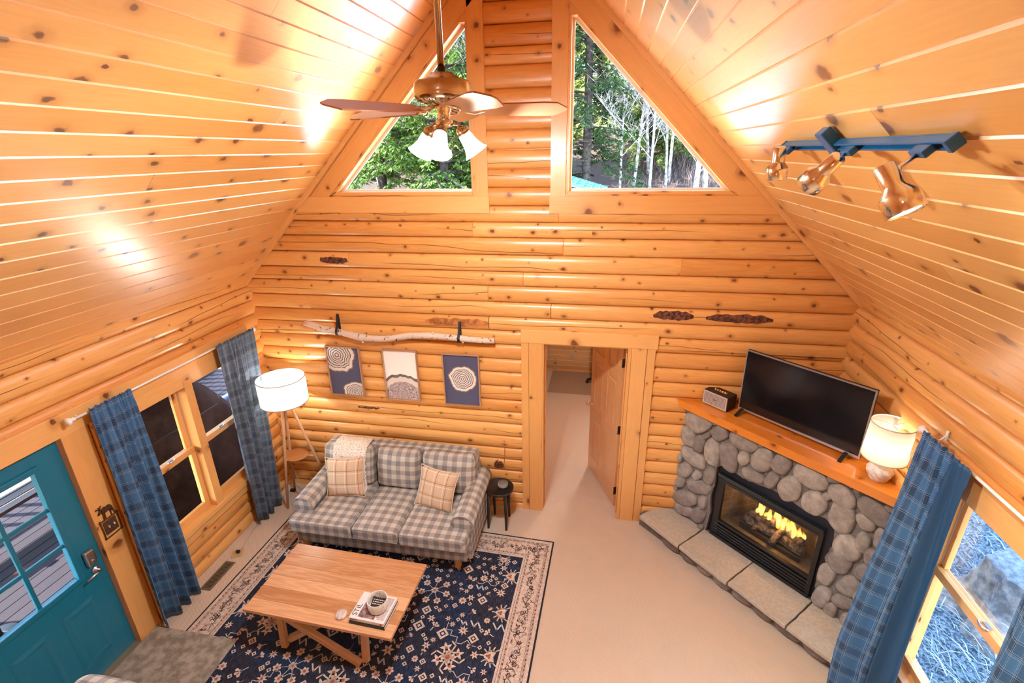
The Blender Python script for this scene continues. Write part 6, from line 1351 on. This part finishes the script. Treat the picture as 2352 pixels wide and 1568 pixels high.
bA = proto('bare_tree', 'thick pale bare trunk in the middle of the right gable window', bare_mesh(5, 10, .12), (WBARK, WBARK, None), G(5.1, 22.5), .3, 1.25, g2)
bB = proto('bare_tree', 'slim bare tree just right of the dark cedar', bare_mesh(11, 8.5, .06), (WBARK, WBARK, None), G(2.7, 20.), 0, 1.2, g2)
again(bA, G(5.75, 22.8), 2.5, 1.2, 'second pale bare trunk standing close beside the thick one')
for k, (x_, y_, s_, lab) in enumerate(((3.8, 23., 1.25, 'slim bare tree between the cedar and the thick pale trunk'), (7.0, 25., 1.25, 'slim bare tree right of the pair of pale trunks'), (8.4, 24., 1.1, 'thin bare tree over the brown brush at lower right'), (4.3, 27., 1.5, 'bare tree standing further up the slope'), (6.6, 29., 1.5, 'bare tree behind the pair of pale trunks'), (2.2, 25., 1.4, 'bare tree behind the dark cedar'), (10.2, 27., 1.1, 'thin bare tree furthest right above the brush'), (3.3, 29., 1.6, 'bare tree far back near the green conifer'), (1.4, 21.5, 1.1, 'bare tree showing through the dark cedar branches'), (4.6, 20.2, 1.0, 'nearest bare tree just left of the pair of pale trunks'))): again(bB, G(x_, y_), k * 1.9 + .5, s_, lab)
for k, (x_, y_, s_, lab) in enumerate(((-8.1, 20., 1.1, 'bare tree whose pale twigs show under the left gable cedars'), (-11.5, 22., 1.15, 'bare tree at lower left behind the bright cedar'), (-5.6, 19.4, .95, 'bare sapling at the base of the left gable window'))): again(bB, G(x_, y_), k * 1.9 + .5, s_, lab)['group'] = 'bare trees behind the left gable window'
mb = MB()
for k in range(7000):
    X, Y = R.uniform(1.5, 17), R.uniform(18.5, 40); z = gz(X, Y); l = R.uniform(.3, 1.15) * (.4 + .6 * (X > 5)); b = Vector((X, Y, z)); tp = b + Vector((R.uniform(-.5, .5) * l, R.uniform(-.5, .5) * l, l)); w = Vector((.013, 0, 0)); md = b.lerp(tp, .5) + Vector((R.uniform(-.1, .1), 0, 0)); mb.face([b - w, b + w, md + w * .8, md - w * .8], [(k * .37, 0)] * 4); mb.face([md - w * .8, md + w * .8, tp], [(k * .37, 0)] * 3)
tl = NT('brush_twig', .9); r = tl.rnd(tl.mt('FLOOR', tl.mt('MULTIPLY', tl.sep(tl.uv())[0], 99.))); tl.col(tl.ramp(r, [(0, (.03, .018, .015)), (.6, (.11, .072, .062)), (1, (.25, .20, .18))]))
tag(mb.build('brush', tl.m, merge=False), 'reddish brown brush covering the slope at lower right of the right gable window', 'brush', kind='stuff')
# green metal roof of a shed beyond the gable
t = thing('shed', 'shed with green ribbed metal roof at the lower left corner of the right gable window', 'shed', (-.6, 8.2, 0)); GRN = plain('green_metal_roof', (.05, .20, .16), .4)
mb = MB(); mb.box((-1.15, 8.8, 1.2), (2.6, 2.2, 3.4)); mb.build('shed_wall', W_DARK, t)
mb = MB(); a = Vector((-1.5, 7.5, 3.62)); b = Vector((.78, 7.5, 2.96)); yv = Vector((0, 2.6, 0)); mb.face([a, b, b + yv, a + yv]); mb.face([a - Vector((0, 0, .05)), a + yv - Vector((0, 0, .05)), b + yv - Vector((0, 0, .05)), b - Vector((0, 0, .05))]); mb.face([a, a - Vector((0, 0, .05)), b - Vector((0, 0, .05)), b])
for k in range(13): q = a.lerp(b, k / 12); mb.tube([q + Vector((0, 0, .01)), q + yv + Vector((0, 0, .01))], .018, 6)
for k in range(4): mb.tube([a + yv * (k / 3.2) + Vector((0, 0, .015)), b + yv * (k / 3.2) + Vector((0, 0, .015))], .012, 6)
mb.build('metal_roof', GRN, t)
